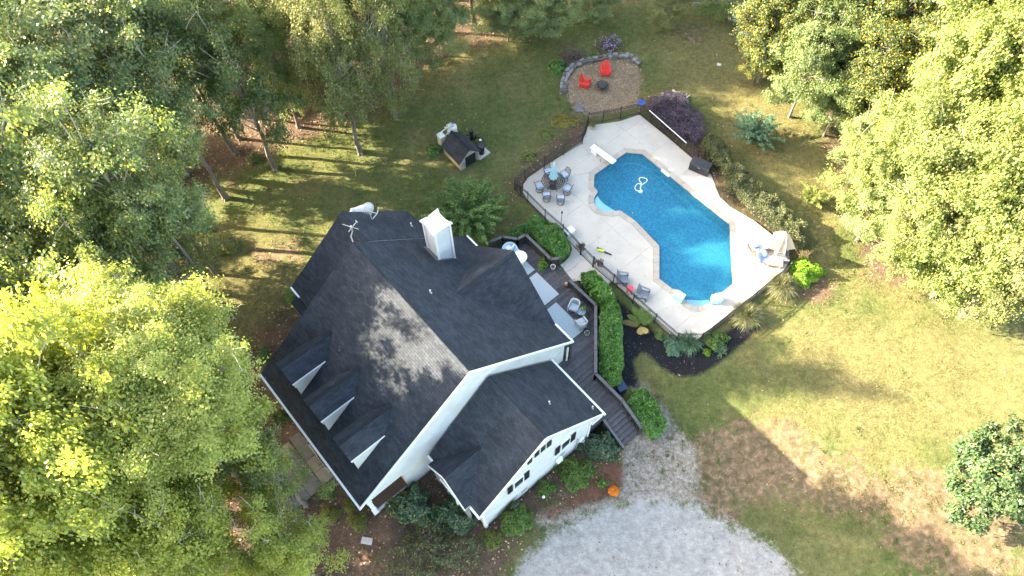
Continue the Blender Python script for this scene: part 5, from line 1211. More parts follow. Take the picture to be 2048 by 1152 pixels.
hedge([(1000, 492), (1022, 472), (1040, 462), (1070, 440), (1085, 446), (1122, 470), (1138, 500), (1135, 515), (1118, 528), (1098, 512), (1060, 478), (1030, 484)], 1.0, L_LAUR, 'green laurel hedge filling the corner between the deck rail and the pool fence', 20000, .13)
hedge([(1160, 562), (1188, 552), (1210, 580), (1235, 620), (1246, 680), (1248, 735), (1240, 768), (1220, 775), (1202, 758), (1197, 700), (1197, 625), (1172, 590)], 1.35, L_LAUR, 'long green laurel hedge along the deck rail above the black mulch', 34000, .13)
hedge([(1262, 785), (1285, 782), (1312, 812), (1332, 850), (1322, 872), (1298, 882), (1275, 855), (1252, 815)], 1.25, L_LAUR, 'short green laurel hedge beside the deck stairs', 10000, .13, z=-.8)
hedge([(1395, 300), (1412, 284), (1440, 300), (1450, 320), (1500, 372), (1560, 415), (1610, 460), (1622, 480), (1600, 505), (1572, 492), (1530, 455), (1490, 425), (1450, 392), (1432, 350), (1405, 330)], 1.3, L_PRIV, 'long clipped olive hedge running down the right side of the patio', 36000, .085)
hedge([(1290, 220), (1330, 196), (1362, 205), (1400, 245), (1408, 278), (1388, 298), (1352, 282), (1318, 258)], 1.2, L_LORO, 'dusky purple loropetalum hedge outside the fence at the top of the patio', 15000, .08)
shrub(1610, 548, 1.0, .95, .95, L_LIME, 'bright lime green round bush on brown mulch right of the patio', 5200, .12)
shrub(1113, 137, .62, .62, .75, L_LAUR, 'small bright green bush left of the fire pit wall', 2600, .11)
shrub(825, 1015, 1.15, 1.05, 1.7, leafmat('leaf_camellia', (.015, .045, .02), (.04, .085, .03), (.16, .18, .05), .12, .6, .3, .95), 'dark camellia bush beside the porch end wall', 4500, .13)
shrub(905, 1032, 1.15, 1.05, 1.5, MATS['leaf_camellia'], 'dark camellia bush under the garage stone front', 4500, .13)
shrub(1033, 1038, .95, .95, 1.0, leafmat('leaf_green_spirea', (.045, .09, .02), (.10, .17, .03), (.2, .26, .05), .3, .3), 'mid green mounded bush below the garage gable wall', 4200, .10, lump=.1)
shrub(985, 1080, .55, .55, .5, leafmat('leaf_dwarf_yellow', (.09, .12, .02), (.18, .2, .04), None, .3, .3), 'small yellow green mound below the garage corner', 1600, .07)
shrub(1150, 948, 1.05, .95, .9, MATS['leaf_green_spirea'], 'bushy green grass like shrub in front of the two garage windows', 4800, .13, asp=.3)
shrub(1200, 892, 1.2, .9, .8, MATS['leaf_camellia'], 'dark low shrub in the shade of the deck stairs', 4200, .14, asp=.35)
shrub(1092, 978, .6, .5, .55, MATS['leaf_green_spirea'], 'small green shrub with a white light beside it at the garage wall', 1500, .11, asp=.35)
shrub(1204, 966, .3, .3, .35, MATS['leaf_green_spirea'], 'tiny green plant in the red mulch above the orange mums', 500, .10)
shrub(662, 1030, .6, .5, .45, MATS['leaf_dwarf_yellow'], 'small yellow green shrub left of the porch corner', 1500, .07)
shrub(717, 1044, .55, .5, .45, MATS['leaf_dwarf_yellow'], 'small yellow green shrub below the porch corner', 1500, .07)
shrub(700, 1012, .4, .4, .4, MATS['leaf_dwarf_yellow'], 'small sparse shrub under the front gutter corner', 800, .07)
shrub(655, 985, .6, .5, .4, L_DARK, 'dark low shrub beside the front walk tiles', 1200, .08)
shrub(560, 835, .7, .5, .5, L_DARK, 'dark shrub under the front gutter near the first dormer', 1500, .09)
shrub(596, 598, .8, .6, .9, L_LAUR, 'green bush tucked under the wing eave at the back corner', 2200, .10)
shrub(528, 712, .45, .7, .55, L_LAUR, 'small green bush by the far front corner of the house', 900, .09)
shrub(860, 1098, 2.3, 1.5, 1.6, leafmat('leaf_sprawling_olive', (.035, .055, .025), (.085, .10, .04), (.2, .17, .06), .2, .3), 'sprawling olive brown shrub at the bottom edge in front of the garage', 5200, .10, lump=.3)
shrub(445, 495, .95, .8, .8, L_OLIVE, 'small olive bush on the left lawn by the woodland', 2000, .10)
shrub(508, 318, .5, .5, .5, L_DARK, 'small dark shrub at the foot of the leaning tree', 700, .09)
shrub(868, 303, .6, .55, .55, L_LAUR, 'small light green shrub left of the pump shed', 1500, .10)
shrub(1094, 268, .5, .45, .35, L_FERNY, 'small yellow green clump on the back lawn by the fence', 700, .10)
shrub(1060, 315, .55, .4, .35, L_FERNY, 'low yellow green clump outside the upper fence', 700, .10)
shrub(1128, 245, 1.0, .6, .4, leafmat('leaf_golden', (.16, .15, .03), (.28, .24, .05), None, .3, .3), 'low golden ground cover by the corner of the fence', 1800, .09)
shrub(1143, 118, 1.0, .7, .9, leafmat('leaf_purple_stems', (.05, .035, .04), (.10, .07, .08), (.16, .11, .14), .15, .2), 'dusky purple leaved shrub above the fire pit wall', 1900, .08, lump=.35)
def flowers(px, py, rx, ry, hz, cols, label):
    t = shrub(px, py, rx, ry, hz, MATS['leaf_purple_stems'], label, 1300, .07, lump=.3)
    rng = np.random.default_rng(5); P, N = blob_points(rng, rx, ry, hz, 300, .3, .9)
    o = nobj('blossom', leaf_mesh('blossom', P[P[:, 2] > hz * .3], .12, leafmat('blossom_lilac', cols[0], cols[1], cols[2], .2, .2), 1.2, .9, N[P[:, 2] > hz * .3] * .5, rng), t); o['kind'] = 'stuff'
flowers(1217, 94, .85, .75, .85, ((.20, .13, .28), (.32, .24, .40), (.42, .38, .46)), 'bush with lilac and white blossom above the fire pit wall')
# mums
x, y, z = G(1227, 984); t = thing('potted_mums', 'round pot of bright orange mums at the edge of the gravel', 'flowers', (x, y, z))
MB().lathe([(.12, 0), (.17, .24), (.18, .26)], 14).build('pot', mat('black_plastic', (.015, .015, .018), .4), t)
P, N = blob_points(np.random.default_rng(3), .30, .30, .2, 700, .05); P[:, 2] += .2
o = nobj('blossom', leaf_mesh('blossom', P, .085, leafmat('blossom_orange', (.38, .085, .006), (.58, .17, .01), None, .15, .2), .8, .9, N), t); o['kind'] = 'stuff'

def blades(px, py, r_, hz, n, m, label, wd=.03, cat='ornamental grass', name='ornamental_grass', z=None):
    x, y, z0 = G(px, py); rng = np.random.default_rng(int(px)); t = thing(name, label, cat, (x, y, z0))
    a = rng.uniform(0, 2 * np.pi, n); tilt = rng.uniform(.0, 1.0, n) ** .7; L = rng.uniform(.7, 1.15, n); K = 6
    s = np.linspace(0, 1, K)[None, :]; rad = r_ * L[:, None] * tilt[:, None] * (s ** 1.15); hh = hz * L[:, None] * (s * 1.5 - s ** 2.2 * (.45 + .75 * tilt[:, None]))
    x0 = rng.normal(size=n) * r_ * .12; y0 = rng.normal(size=n) * r_ * .12
    P = np.stack([x0[:, None] + np.cos(a)[:, None] * rad, y0[:, None] + np.sin(a)[:, None] * rad, np.maximum(hh, .02)], 2)
    W = wd * (1 - s ** 2 * .9) * np.ones((n, 1)); o = nobj('blade', strip_mesh('blade', P, W, m), t); o['kind'] = 'stuff'; return t
blades(1560, 577, 1.15, 1.1, 2400, L_MIS, 'straw tipped grass clump outside the fence nearest the loungers', .03)
blades(1490, 637, 1.15, 1.05, 2400, L_MIS, 'large grass clump outside the fence by the lower patio side', .03)
L_LIR = leafmat('blade_blue_green', (.06, .13, .075), (.12, .21, .12), (.26, .33, .18), .3, .3, .6, .9)
blades(1378, 690, 1.0, .9, 420, L_LIR, 'blue green arching lily clump at the bottom corner of the fence', .055, 'lily clump', 'lily_clump')
blades(1440, 706, .55, .5, 90, L_LIR, 'small lily clump with pale blades in the black mulch', .05, 'lily clump', 'lily_clump')
shrub(1348, 692, .65, .6, .6, L_BLUE, 'rounded blue green shrub left of the lily clump in black mulch', 1900, .13, asp=.85)
shrub(1430, 684, .8, .6, .8, L_FROND, 'leafy green shrub under the lower fence rail', 2200, .10)
shrub(1414, 705, .25, .25, .3, L_LIME, 'tiny lime green plant at the base of the leafy shrub', 350, .09)
shrub(1320, 672, .3, .3, .25, L_FROND, 'tiny green plant beside the palm in the mulch', 350, .08)
# palm
def palm(px, py):
    x, y, z = G(px, py); t = thing('palm', 'young palm with yellowing lower fronds in the black mulch by the fence', 'palm', (x, y, z))
    MB().lathe([(.1, 0), (.12, .25), (.06, .4)], 10).build('stem', M_STEM, t)
    rng = np.random.default_rng(2)
    gm_ = leafmat('palm_green', (.09, .17, .03), (.16, .25, .045), None, .3, .35); ym = leafmat('palm_yellow', (.36, .27, .07), (.45, .36, .12), None, .3, .3)
    for k, (a, L, tl) in enumerate([(1.9, 1.7, .45), (1.45, 1.6, .5), (1.0, 1.5, .6), (.55, 1.2, .7), (2.4, 1.3, .6), (2.9, 1.3, 1.0), (5.3, .6, 1.0), (4.5, .6, 1.0)]):
        n = 24; s = np.linspace(.12, 1, n); cx = np.cos(a); sy = np.sin(a)
        spine = np.column_stack([cx * L * s * (.55 + .45 * tl), sy * L * s * (.55 + .45 * tl), .35 + L * (1.1 - .6 * tl) * (s - .75 * s ** 2)])
        pa = []
        for side in (-1, 1):
            for i in range(n):
                ll = .24 * math.sin(math.pi * min(1, s[i] * .9 + .08)) + .06; dv = np.array([-sy * side * .8 + cx * .55, cx * side * .8 + sy * .55, -.12])
                pa.append([spine[i], spine[i] + dv * ll * .5 + [0, 0, .03], spine[i] + dv * ll])
        pa = np.array(pa); nobj('frond', strip_mesh('frond', pa, np.tile(np.array([[.02, .024, .004]]), (len(pa), 1)), gm_ if k < 5 else ym), t)
palm(1280, 658)
def fronds(px, py, r_, hz, n, m, label, leaf=.1, wid=.22, per=55, cat='shrub', name='shrub', droop=1.0, bias=None):
    x, y, z0 = G(px, py); rng = np.random.default_rng(int(px + py)); t = thing(name, label, cat, (x, y, z0)); P = []; N = []; b = MB()
    for k in range(n):
        a = rng.uniform(0, 6.283); tl = rng.uniform(.15, 1) ** .6; L = rng.uniform(.75, 1.12)
        if bias and rng.uniform() < .35: a = bias + rng.normal() * .5
        s = np.linspace(0, 1, 9); sp = np.column_stack([np.cos(a) * r_ * L * tl * s ** 1.2, np.sin(a) * r_ * L * tl * s ** 1.2, hz * L * (1.45 * s - droop * (.25 + .45 * tl) * s ** 2.4) * (1.05 - .3 * tl)])
        b.tube([tuple(q) for q in sp[::2]], [.022, .016, .011, .007, .003], 4, False)
        tt = rng.uniform(.28, 1, per); i = tt * 8; i0 = np.clip(i.astype(int), 0, 7); f = (i - i0)[:, None]; q = sp[i0] * (1 - f) + sp[i0 + 1] * f
        q = q + rng.normal(size=(per, 3)) * np.array([wid, wid, wid * .35]) * (.35 + .5 * np.sin(np.pi * tt))[:, None] * .6; P.append(q); N.append(np.tile([0, 0, .9], (per, 1)))
    nobj('foliage', leaf_mesh('foliage', np.concatenate(P), leaf, m, .5, .5, np.concatenate(N), rng), t); b.build('stems', M_STEM, t); return t
fronds(938, 452, 3.1, 3.1, 130, L_FROND, 'large feathery crape myrtle beside the chimney with arching green sprays', .15, .2, 230, 'crape myrtle', 'crape_myrtle')
fronds(1503, 285, 2.1, 2.3, 60, L_BLUE, 'blue green crape myrtle with arching sprays on the right lawn', .12, .2, 170, 'crape myrtle', 'crape_myrtle')
fronds(1622, 405, 1.35, 1.3, 26, L_FERNY, 'yellow green crape myrtle shrub catching the sun on the right lawn', .11, .2, 110, 'crape myrtle', 'crape_myrtle')
# ------------------------------------------------------------------ furniture and small things
def adirondack(name, col_m, label, loc, rz, group=None):
    t = thing(name, label, 'chair', loc, rz, group); W = .62
    for k in range(5): MB().box((.12 - .0 + (k - 2) * .11, 0, .34 - k * .012), (.095, W - .06, .022)).build('seat_slat', col_m, t)
    for k in range(5):
        y = (k - 2) * .115; h = .82 - abs(k - 2) * .06
        MB().bar((-.14, y, .26), (-.42, y * 1.12, .26 + h), .10, .022).build('back_slat', col_m, t)
    for s in (-1, 1):
        MB().box((.02, s * (W / 2 + .03), .56), (.72, .13, .025)).build('arm', col_m, t)
        MB().bar((.40, s * W / 2, .34), (-.45, s * W / 2, .05), .03, .12).build('side_rail', col_m, t)
        MB().box((.34, s * (W / 2 + .01), .28), (.1, .03, .56)).build('leg', col_m, t)
        MB().box((-.28, s * (W / 2 + .01), .28), (.08, .03, .56)).build('leg', col_m, t)
    MB().box((.38, 0, .27), (.025, W - .04, .13)).build('front_apron', col_m, t)
    MB().bar((-.36, -W / 2, .6), (-.36, W / 2, .6), .04, .06).build('back_rail', col_m, t)
    return t
M_RED = mat('red_painted_wood', (.62, .035, .025), .45, .12, 6); M_GRYP = mat('grey_blue_plastic', (.17, .19, .22), .5, .1, 6)
adirondack('adirondack_chair', M_RED, 'red adirondack chair facing the camera above the black fire bowl', G(1210, 148), R(-88), 'red adirondack chairs by the fire bowl')
adirondack('adirondack_chair', M_RED, 'red adirondack chair turned sideways left of the black fire bowl', G(1169, 172), R(-25), 'red adirondack chairs by the fire bowl')
adirondack('adirondack_chair', M_GRYP, 'grey adirondack chair above the red stool by the gate fence', G(1243, 562, 0.01), R(-12), 'grey adirondack chairs on the patio')
adirondack('adirondack_chair', M_GRYP, 'grey adirondack chair below the red stool by the fence', G(1284, 592, 0.01), R(-28), 'grey adirondack chairs on the patio')
def stool():
    m = mat('coral_plastic', (.68, .07, .10), .45, .06, 6); t = thing('side_table', 'small coral red side table between the two grey adirondack chairs', 'side table', G(1259, 583, .01), R(-20))
    MB().prism([(.24 * math.cos(k * math.pi / 4 + .39), .24 * math.sin(k * math.pi / 4 + .39)) for k in range(8)], .40, .43).build('top', m, t)
    for a in (.8, 2.4, 3.9, 5.5): MB().bar((.18 * math.cos(a), .18 * math.sin(a), .4), (.22 * math.cos(a), .22 * math.sin(a), 0), .05, .05).build('leg', m, t)
stool()
# fire bowl
x, y, z = G(1204, 177); t = thing('fire_bowl', 'round black metal fire bowl on the pine straw between the red chairs', 'fire bowl', (x, y, z))
MB().lathe([(.1, .14), (.3, .2), (.42, .36), (.44, .37), (.44, .40), (.40, .39)], 22).build('bowl', M_DARK, t)
MB().lathe([(.38, .4), (.3, .52), (.12, .6), (.02, .61)], 22).build('spark_screen', mat('black_mesh', (.025, .03, .035), .4, .3, 20), t)
MB().lathe([(.53, .30), (.55, .31), (.53, .32), (.51, .31)], 26, cap=False).build('ring', M_DARK, t)
for k in range(3): a = k * 2.09 + .5; MB().bar((.3 * math.cos(a), .3 * math.sin(a), .3), (.45 * math.cos(a), .45 * math.sin(a), 0), .03, .03).build('leg', M_DARK, t)
# fire pit wall of stones
def stonewall():
    path = [(1128, 190), (1130, 170), (1136, 152), (1150, 136), (1170, 127), (1195, 123), (1222, 117), (1246, 115), (1262, 119), (1276, 130)]
    P = [Vector(G(*p, 0.0)) for p in path]; t = thing('stone_wall', 'low curved grey stone wall round the pine straw fire pit', 'wall', tuple(P[0]))
    ms = [mat('wall_stone_%s' % s, c, .9, .3, 7, .6, 18) for s, c in (('grey', (.13, .125, .12)), ('pale', (.19, .185, .18)), ('brown', (.10, .088, .08)))]
    rng = random.Random(4)
    for row in range(2):
        for lane in (0, 1):
            for a, b in zip(P, P[1:]):
                d = b - a; L = d.length; k = max(1, round(L / .42)); nrm = Vector((-d.y, d.x, 0)).normalized()
                for j in range(k):
                    f = (j + .5 + .25 * (row % 2)) / k; c = a + d * min(f, .98) + nrm * (lane * .26 + rng.uniform(-.03, .03)) - P[0]
                    q = MB(); w_, dd, hh = L / k * rng.uniform(.82, .97), rng.uniform(.2, .26), rng.uniform(.12, .145)
                    q.box((0, 0, 0), (w_, dd, hh))
                    q.v = [(v[0] + rng.uniform(-.025, .025), v[1] + rng.uniform(-.025, .025), v[2] + rng.uniform(-.012, .012)) for v in q.v]
                    o = q.build('stone', ms[rng.randrange(3)], t, loc=(c.x, c.y, .05 + row * .145)); o.rotation_euler = (0, 0, math.atan2(d.y, d.x) + rng.uniform(-.06, .06))
stonewall()
def rock(px, py, r_, label, col=(.42, .41, .40), fl=.45, el=1.5, rz=0):
    rng = np.random.default_rng(int(px)); x, y, z = G(px, py); b = bmesh.new(); bmesh.ops.create_icosphere(b, subdivisions=2, radius=r_)
    for v in b.verts: v.co *= rng.uniform(.8, 1.15); v.co.z *= fl; v.co.x *= el
    me_ = bpy.data.meshes.new('rock'); b.to_mesh(me_); b.free(); me_.materials.append(mat('rock_%d' % px, col, .9, .3, 3, .6, 12))
    o = nobj('rock', me_, None, (x, y, z + .03)); o.rotation_euler = (0, 0, rz); tag(o, label, 'rock')
rock(1158, 217, .38, 'dark flat rock at the lower left end of the fire pit', (.13, .12, .13), .5, 1.3, -.8)
rock(1488, 70, .38, 'white rock at the foot of the orange yellow tree', (.5, .5, .5), .6, 1.3, -.6)
rock(1466, 38, .34, 'pale grey rock near the upper right wood edge', (.42, .43, .42), .6, 1.4, -.8)
rock(1481, 44, .32, 'brownish grey rock between the two pale ones', (.28, .27, .27), .6, 1.2)
rock(1500, 58, .3, 'mossy rock just above the white rock', (.2, .2, .17), .6, 1.2)
rock(1438, 130, .16, 'single small grey stone on the back lawn', (.4, .41, .4), .5, 1.2)
# logs
def log(px0, py0, px1, py1, r_, label, m=None, z=.12):
    a = Vector(G(px0, py0)); b = Vector(G(px1, py1)); a.z += z; b.z += z; t = MB()
    n = 6; pts = [a.lerp(b, i / n) + Vector((random.uniform(-.04, .04), random.uniform(-.04, .04), random.uniform(-.02, .03))) for i in range(n + 1)]
    t.tube(pts, [r_ * random.uniform(.85, 1.1) for _ in pts], 9); o = t.build('log', m or M_BARKP); tag(o, label, 'log'); return o
log(1385, 10, 1498, 12, .16, 'long fallen grey log lying along the top edge of the lawn')
log(1457, 26, 1472, 18, .12, 'short broken pale log beside the rocks at the top')
log(1478, 28, 1488, 29, .07, 'thin pale stick log on the ground near the rocks')
def woodpile():
    x, y, z = G(1352, 205); t = thing('brush_pile', 'pile of split firewood and pale branches behind the purple hedge', 'wood pile', (x, y, z)); rng = random.Random(9)
    ms = [mat('split_wood', (.52, .38, .22), .8, .3, 6), mat('old_grey_wood', (.27, .26, .25), .85, .3, 6), mat('dark_old_wood', (.12, .11, .105), .9, .3, 6)]
    for k in range(46):
        a = rng.uniform(0, 3.14); L = rng.uniform(.4, 1.1); px_, py_ = rng.gauss(0, .42), rng.gauss(0, .38); zz = max(.06, .6 - math.hypot(px_, py_) * .5) * rng.uniform(.3, 1)
        mm = ms[0] if (px_ < -.1 and py_ < .2 and rng.random() < .7) else ms[rng.choice((1, 1, 2))]
        q = MB(); q.tube([(px_ - math.cos(a) * L / 2, py_ - math.sin(a) * L / 2, zz), (px_ + math.cos(a) * L / 2, py_ + math.sin(a) * L / 2, zz + rng.uniform(-.1, .2))], [rng.uniform(.05, .09), rng.uniform(.04, .07)], 6); q.build('log', mm, t)
    q = MB(); q.bar((-.25, .75, .6), (.55, -.75, .5), .16, .08); q.build('plank', ms[1], t)
woodpile()
# dining set
def dining():
    bm_ = mat('bronze_metal', (.045, .04, .042), .4, .2, 9, metal=.3); cu = mat('pale_blue_cushion', (.33, .42, .52), .85, .1, 7)
    cx, cy, _ = G(1106, 368, .35); g = 'swivel chairs round the patio table'
    t = thing('dining_table', 'round dark metal patio table with a lattice top near the upper fence', 'table', (cx, cy, .012))
    q = MB(); q.lathe([(.79, .70), (.82, .71), (.82, .735), (.79, .74), (.76, .735), (.76, .705)], 40, cap=False)
    for r_ in (.2, .34, .48, .62): q.lathe([(r_, .715), (r_ + .07, .715), (r_ + .07, .73), (r_, .73)], 36, cap=False)
    for k in range(20): a = k * math.pi / 10; q.bar((.12 * math.cos(a), .12 * math.sin(a), .72), (.78 * math.cos(a), .78 * math.sin(a), .72), .03, .02)
    q.lathe([(.0, .71), (.16, .71), (.16, .735), (0, .735)], 20); o = q.build('tabletop', bm_, t)
    for k in range(4): a = k * math.pi / 2 + .6; MB().tube([(.25 * math.cos(a), .25 * math.sin(a), .7), (.2 * math.cos(a), .2 * math.sin(a), .3), (.5 * math.cos(a), .5 * math.sin(a), .0)], .025, 6).build('leg', bm_, t)
    u = thing('umbrella', 'closed pale turquoise umbrella standing through the round patio table', 'umbrella', (cx, cy, .012))
    um = mat('turquoise_canvas', (.30, .50, .55), .8, .12, 5)
    vs = []; n = 24; q = MB(); prof = [(.05, 2.55), (.10, 2.4), (.14, 2.1), (.18, 1.7), (.23, 1.3), (.27, 1.12), (.2, 1.08)]
    for r_, z in prof:
        for k in range(n): rr = r_ * (1 + (.28 if k % 3 == 0 else -.12) * min(1, (2.6 - z) / .8)); a = 2 * math.pi * k / n; vs.append((rr * math.cos(a), rr * math.sin(a), z))
    q.add(vs, [(i * n + k, i * n + (k + 1) % n, (i + 1) * n + (k + 1) % n, (i + 1) * n + k)[::-1] for i in range(len(prof) - 1) for k in range(n)] + [tuple(range(n))]); q.build('canopy', um, u)
    MB().tube([(0, 0, 0), (0, 0, 2.68)], .022, 8).build('pole', mat('white_pole', (.7, .7, .68), .4), u); MB().lathe([(.03, 2.6), (.04, 2.66), (.0, 2.72)], 10).build('finial', mat('white_pole', (.7, .7, .68), .4), u)
    MB().lathe([(.27, 0), (.25, .06), (.06, .1), (.04, .3)], 22).build('base', bm_, u)
    def swivel(label, loc, rz):
        c = thing('swivel_chair', label, 'chair', loc, rz, g)
        MB().lathe([(.245, 0), (.27, .0), (.27, .03), (.245, .03)], 26, cap=False).build('base_ring', bm_, c)
        q = MB()
        for k in range(4): a = k * math.pi / 2 + .78; q.tube([(0, 0, .2), (.13 * math.cos(a), .13 * math.sin(a), .12), (.255 * math.cos(a), .255 * math.sin(a), .02)], .014, 6, False)
        q.tube([(0, 0, .1), (0, 0, .4)], .03, 8); q.build('pedestal', bm_, c)
        q = MB(); q.box((0, 0, .46), (.48, .48, .1)); q.v = [(v[0], v[1] * (1 if v[0] > 0 else .92), v[2]) for v in q.v]; q.build('cushion', cu, c)
        q = MB(); q.bar((-.24, -.24, .4), (-.24, .24, .4), .025, .03); q.bar((.24, -.25, .4), (.24, .25, .4), .025, .03); q.bar((-.24, -.25, .4), (.24, -.25, .4), .025, .03); q.bar((-.24, .25, .4), (.24, .25, .4), .025, .03); q.build('seat_frame', bm_, c)
        q = MB(); q.tube([(-.24, -.23, .42), (-.31, -.25, .7), (-.36, -.2, .93), (-.39, 0, 1.0), (-.36, .2, .93), (-.31, .25, .7), (-.24, .23, .42)], .02, 6)
        for k in range(5): z = .55 + k * .09; q.bar((-.27 - k * .022, -.235, z), (-.27 - k * .022, .235, z), .012, .02)
        for k in range(5): y = -.17 + k * .085; q.bar((-.26, y, .45), (-.37, y, .95), .018, .01)
        q.build('backrest', bm_, c)
        for s in (-1, 1): MB().tube([(-.28, s * .25, .62), (0, s * .29, .66), (.2, s * .28, .64), (.24, s * .25, .42)], .018, 6).build('arm', bm_, c)
        return c
    c0 = None
    for px, py, rz, lb in [(1096, 348, None, 'behind the umbrella, uppermost on the left'), (1129, 355, None, 'at the upper right of the table'), (1079, 377, None, 'at the left of the table'), (1134, 382, None, 'at the right of the table'), (1093, 396, None, 'below the table, on the left'), (1121, 402, None, 'below the table, on the right')]:
        x, y, z = G(px, py, .2); rz = math.atan2(cy - y, cx - x)
        if lb.startswith('below'): rz += .5 if 'left' in lb else -.4
        lbl = 'bronze swivel chair with pale blue cushion ' + lb
        if c0 is None: c0 = swivel(lbl, (x, y, .012), rz)
        else: dup(c0, (x, y, .012), rz, lbl)
dining()
# loungers, side umbrella, storage box
def loungers():
    wd = mat('light_teak', (.45, .30, .17), .6, .2, 8); cu = mat('white_cushion', (.42, .44, .48), .85, .06, 5); bl = mat('blue_star_cushion', (.05, .09, .24), .85, .15, 9); pb = mat('pale_blue_pillow', (.20, .30, .46), .85, .12, 6)
    def lounger(label, loc, rz, tilt):
        t = thing('sun_lounger', label, 'sun lounger', loc, rz, 'wooden sun loungers by the pool')
        for s in (-1, 1): MB().box((0, s * .31, .27), (1.95, .05, .07)).build('side_rail', wd, t)
        for k in range(9): MB().box((-.75 + k * .2 + .1, 0, .29), (.09, .58, .02)).build('slat', wd, t)
        for x in (-.85, .1, .85):
            for s in (-1, 1): MB().box((x, s * .31, .13), (.06, .05, .27)).build('leg', wd, t)
        MB().box((.28, 0, .36), (1.38, .6, .1)).build('cushion', cu, t)
        q = MB(); q.M = Matrix.Translation((-.4, 0, .34)) @ Matrix.Rotation(tilt, 4, 'Y'); q.box((-.3, 0, .05), (.64, .6, .1)); q.build('back_cushion', cu, t)
        q = MB(); q.M = Matrix.Translation((-.4, 0, .33)) @ Matrix.Rotation(tilt, 4, 'Y'); q.box((-.34, 0, -.03), (.76, .6, .03)); q.build('backrest', mat('dark_slatted_wood', (.14, .10, .075), .6), t)
        return t
    a = lounger('sun lounger with white cushion and two blue pillows, nearer the grass clumps', G(1535, 520, .3)[:2] + (.012,), R(-14), .75)
    b = lounger('sun lounger with dark blue star pillow, partly under the beige umbrella', G(1526, 492, .3)[:2] + (.012,), R(16), .35)
    x, y, z = G(1509, 491, .55); q = MB(); q.box((0, 0, 0), (.5, .45, .12)); o = q.build('pillow', bl, None, loc=(x, y, .58)); o.rotation_euler = (0, -.25, R(8)); tag(o, 'dark navy pillow with a white starfish on the upper lounger', 'pillow')
    q = MB()
    for k in range(5): an = k * 1.257; q.bar((0, 0, .066), (.16 * math.cos(an), .16 * math.sin(an), .066), .05, .008)
    q.build('starfish', mat('starfish_white', (.6, .62, .66), .8), o)
    for px, py, lb in ((1517, 516, 'blue patterned pillow lying on the lower lounger headrest'), (1528, 506, 'round pale blue pillow between the two loungers')):
        x, y, z = G(px, py, .6); bm2 = bmesh.new(); bmesh.ops.create_uvsphere(bm2, u_segments=14, v_segments=8, radius=.3)
        for v in bm2.verts: v.co.z *= .38; v.co.x = math.copysign(abs(v.co.x / .3) ** .8 * .3, v.co.x)
        me_ = bpy.data.meshes.new('pillow'); bm2.to_mesh(me_); bm2.free(); me_.materials.append(pb); me_.polygons.foreach_set('use_smooth', [True] * len(me_.polygons))
        o = nobj('pillow', me_, None, (x, y, .55)); o.rotation_euler = (0, .2, R(-14)); tag(o, lb, 'pillow')
    # half closed beige umbrella, leaning
    x, y, z = G(1560, 512, 0); t = thing('umbrella', 'half closed beige umbrella with sagging cloth over the loungers', 'umbrella', (x, y, 0))
    um = mat('beige_canvas', (.50, .43, .34), .85, .06, 4)
    m_, nd, l_, bs = newmat('beige_canvas_thin'); bs.inputs[0].default_value = (.56, .49, .41, 1); tr = nd.new('ShaderNodeBsdfTranslucent'); tr.inputs[0].default_value = (.6, .52, .42, 1); ms = nd.new('ShaderNodeMixShader'); ms.inputs[0].default_value = .35; l_.new(bs.outputs[0], ms.inputs[1]); l_.new(tr.outputs[0], ms.inputs[2]); l_.new(ms.outputs[0], nd['Material Output'].inputs[0])
    tip = Vector((-.25, .25, 2.55)); n = 16; vs = [tip[:]]; fs = []
    rr = [.85, .45, .7, .4, .95, .4, 1.0, .42, .8, .4, .7, .35, .75, .4, 1.0, .5]; hz = [1.1, .9, 1.0, .85, 1.15, .8, 1.2, .8, .95, .75, .8, .7, .85, .75, 1.2, .9]
    for k in range(n): a_ = 2 * math.pi * k / n + .3; vs.append((tip.x + rr[k] * .5 * math.cos(a_), tip.y + rr[k] * .5 * math.sin(a_), 2.55 - (2.55 - hz[k]) * .42))
    for k in range(n): a_ = 2 * math.pi * k / n + .3; vs.append((tip.x + rr[k] * math.cos(a_), tip.y + rr[k] * math.sin(a_), hz[k]))
    for k in range(n):
        k2 = (k + 1) % n; fs += [(0, 1 + k, 1 + k2), (1 + k, 1 + n + k, 1 + n + k2, 1 + k2)]
    MB().add(vs, fs).build('canopy', m_, t)
    MB().tube([(0, 0, 0), tuple(tip)], .025, 8).build('pole', mat('bronze_metal', (.045, .04, .042), .4), t)
    for k in range(0, n, 2): MB().tube([tuple(tip), vs[1 + n + k]], .008, 4).build('rib', mat('bronze_metal', (.045, .04, .042), .4), t)
    MB().lathe([(.26, 0), (.24, .07), (.05, .1)], 20).build('base', mat('bronze_metal', (.045, .04, .042), .4), t)
    x, y, z = G(1563, 512, .3); t = thing('storage_bench', 'low grey slatted bench with a dark chair frame beside the umbrella', 'bench', (x, y, .012), R(-8))
    gm2 = mat('grey_bench', (.12, .12, .14), .6, .15, 6)
    for k in range(6): MB().box((0, -.36 + k * .145, .36), (.95, .13, .03)).build('slat', gm2, t)
    MB().box((0, 0, .18), (.88, .8, .3)).build('body', gm2, t)
    q = MB(); q.tube([(-.3, .3, .38), (-.3, .3, .75), (.25, .3, .75), (.25, .3, .38)], .02, 6); q.tube([(-.3, -.05, .38), (-.3, -.05, .6), (.25, -.05, .6), (.25, -.05, .38)], .02, 6); q.build('frame', M_DARK, t)
loungers()
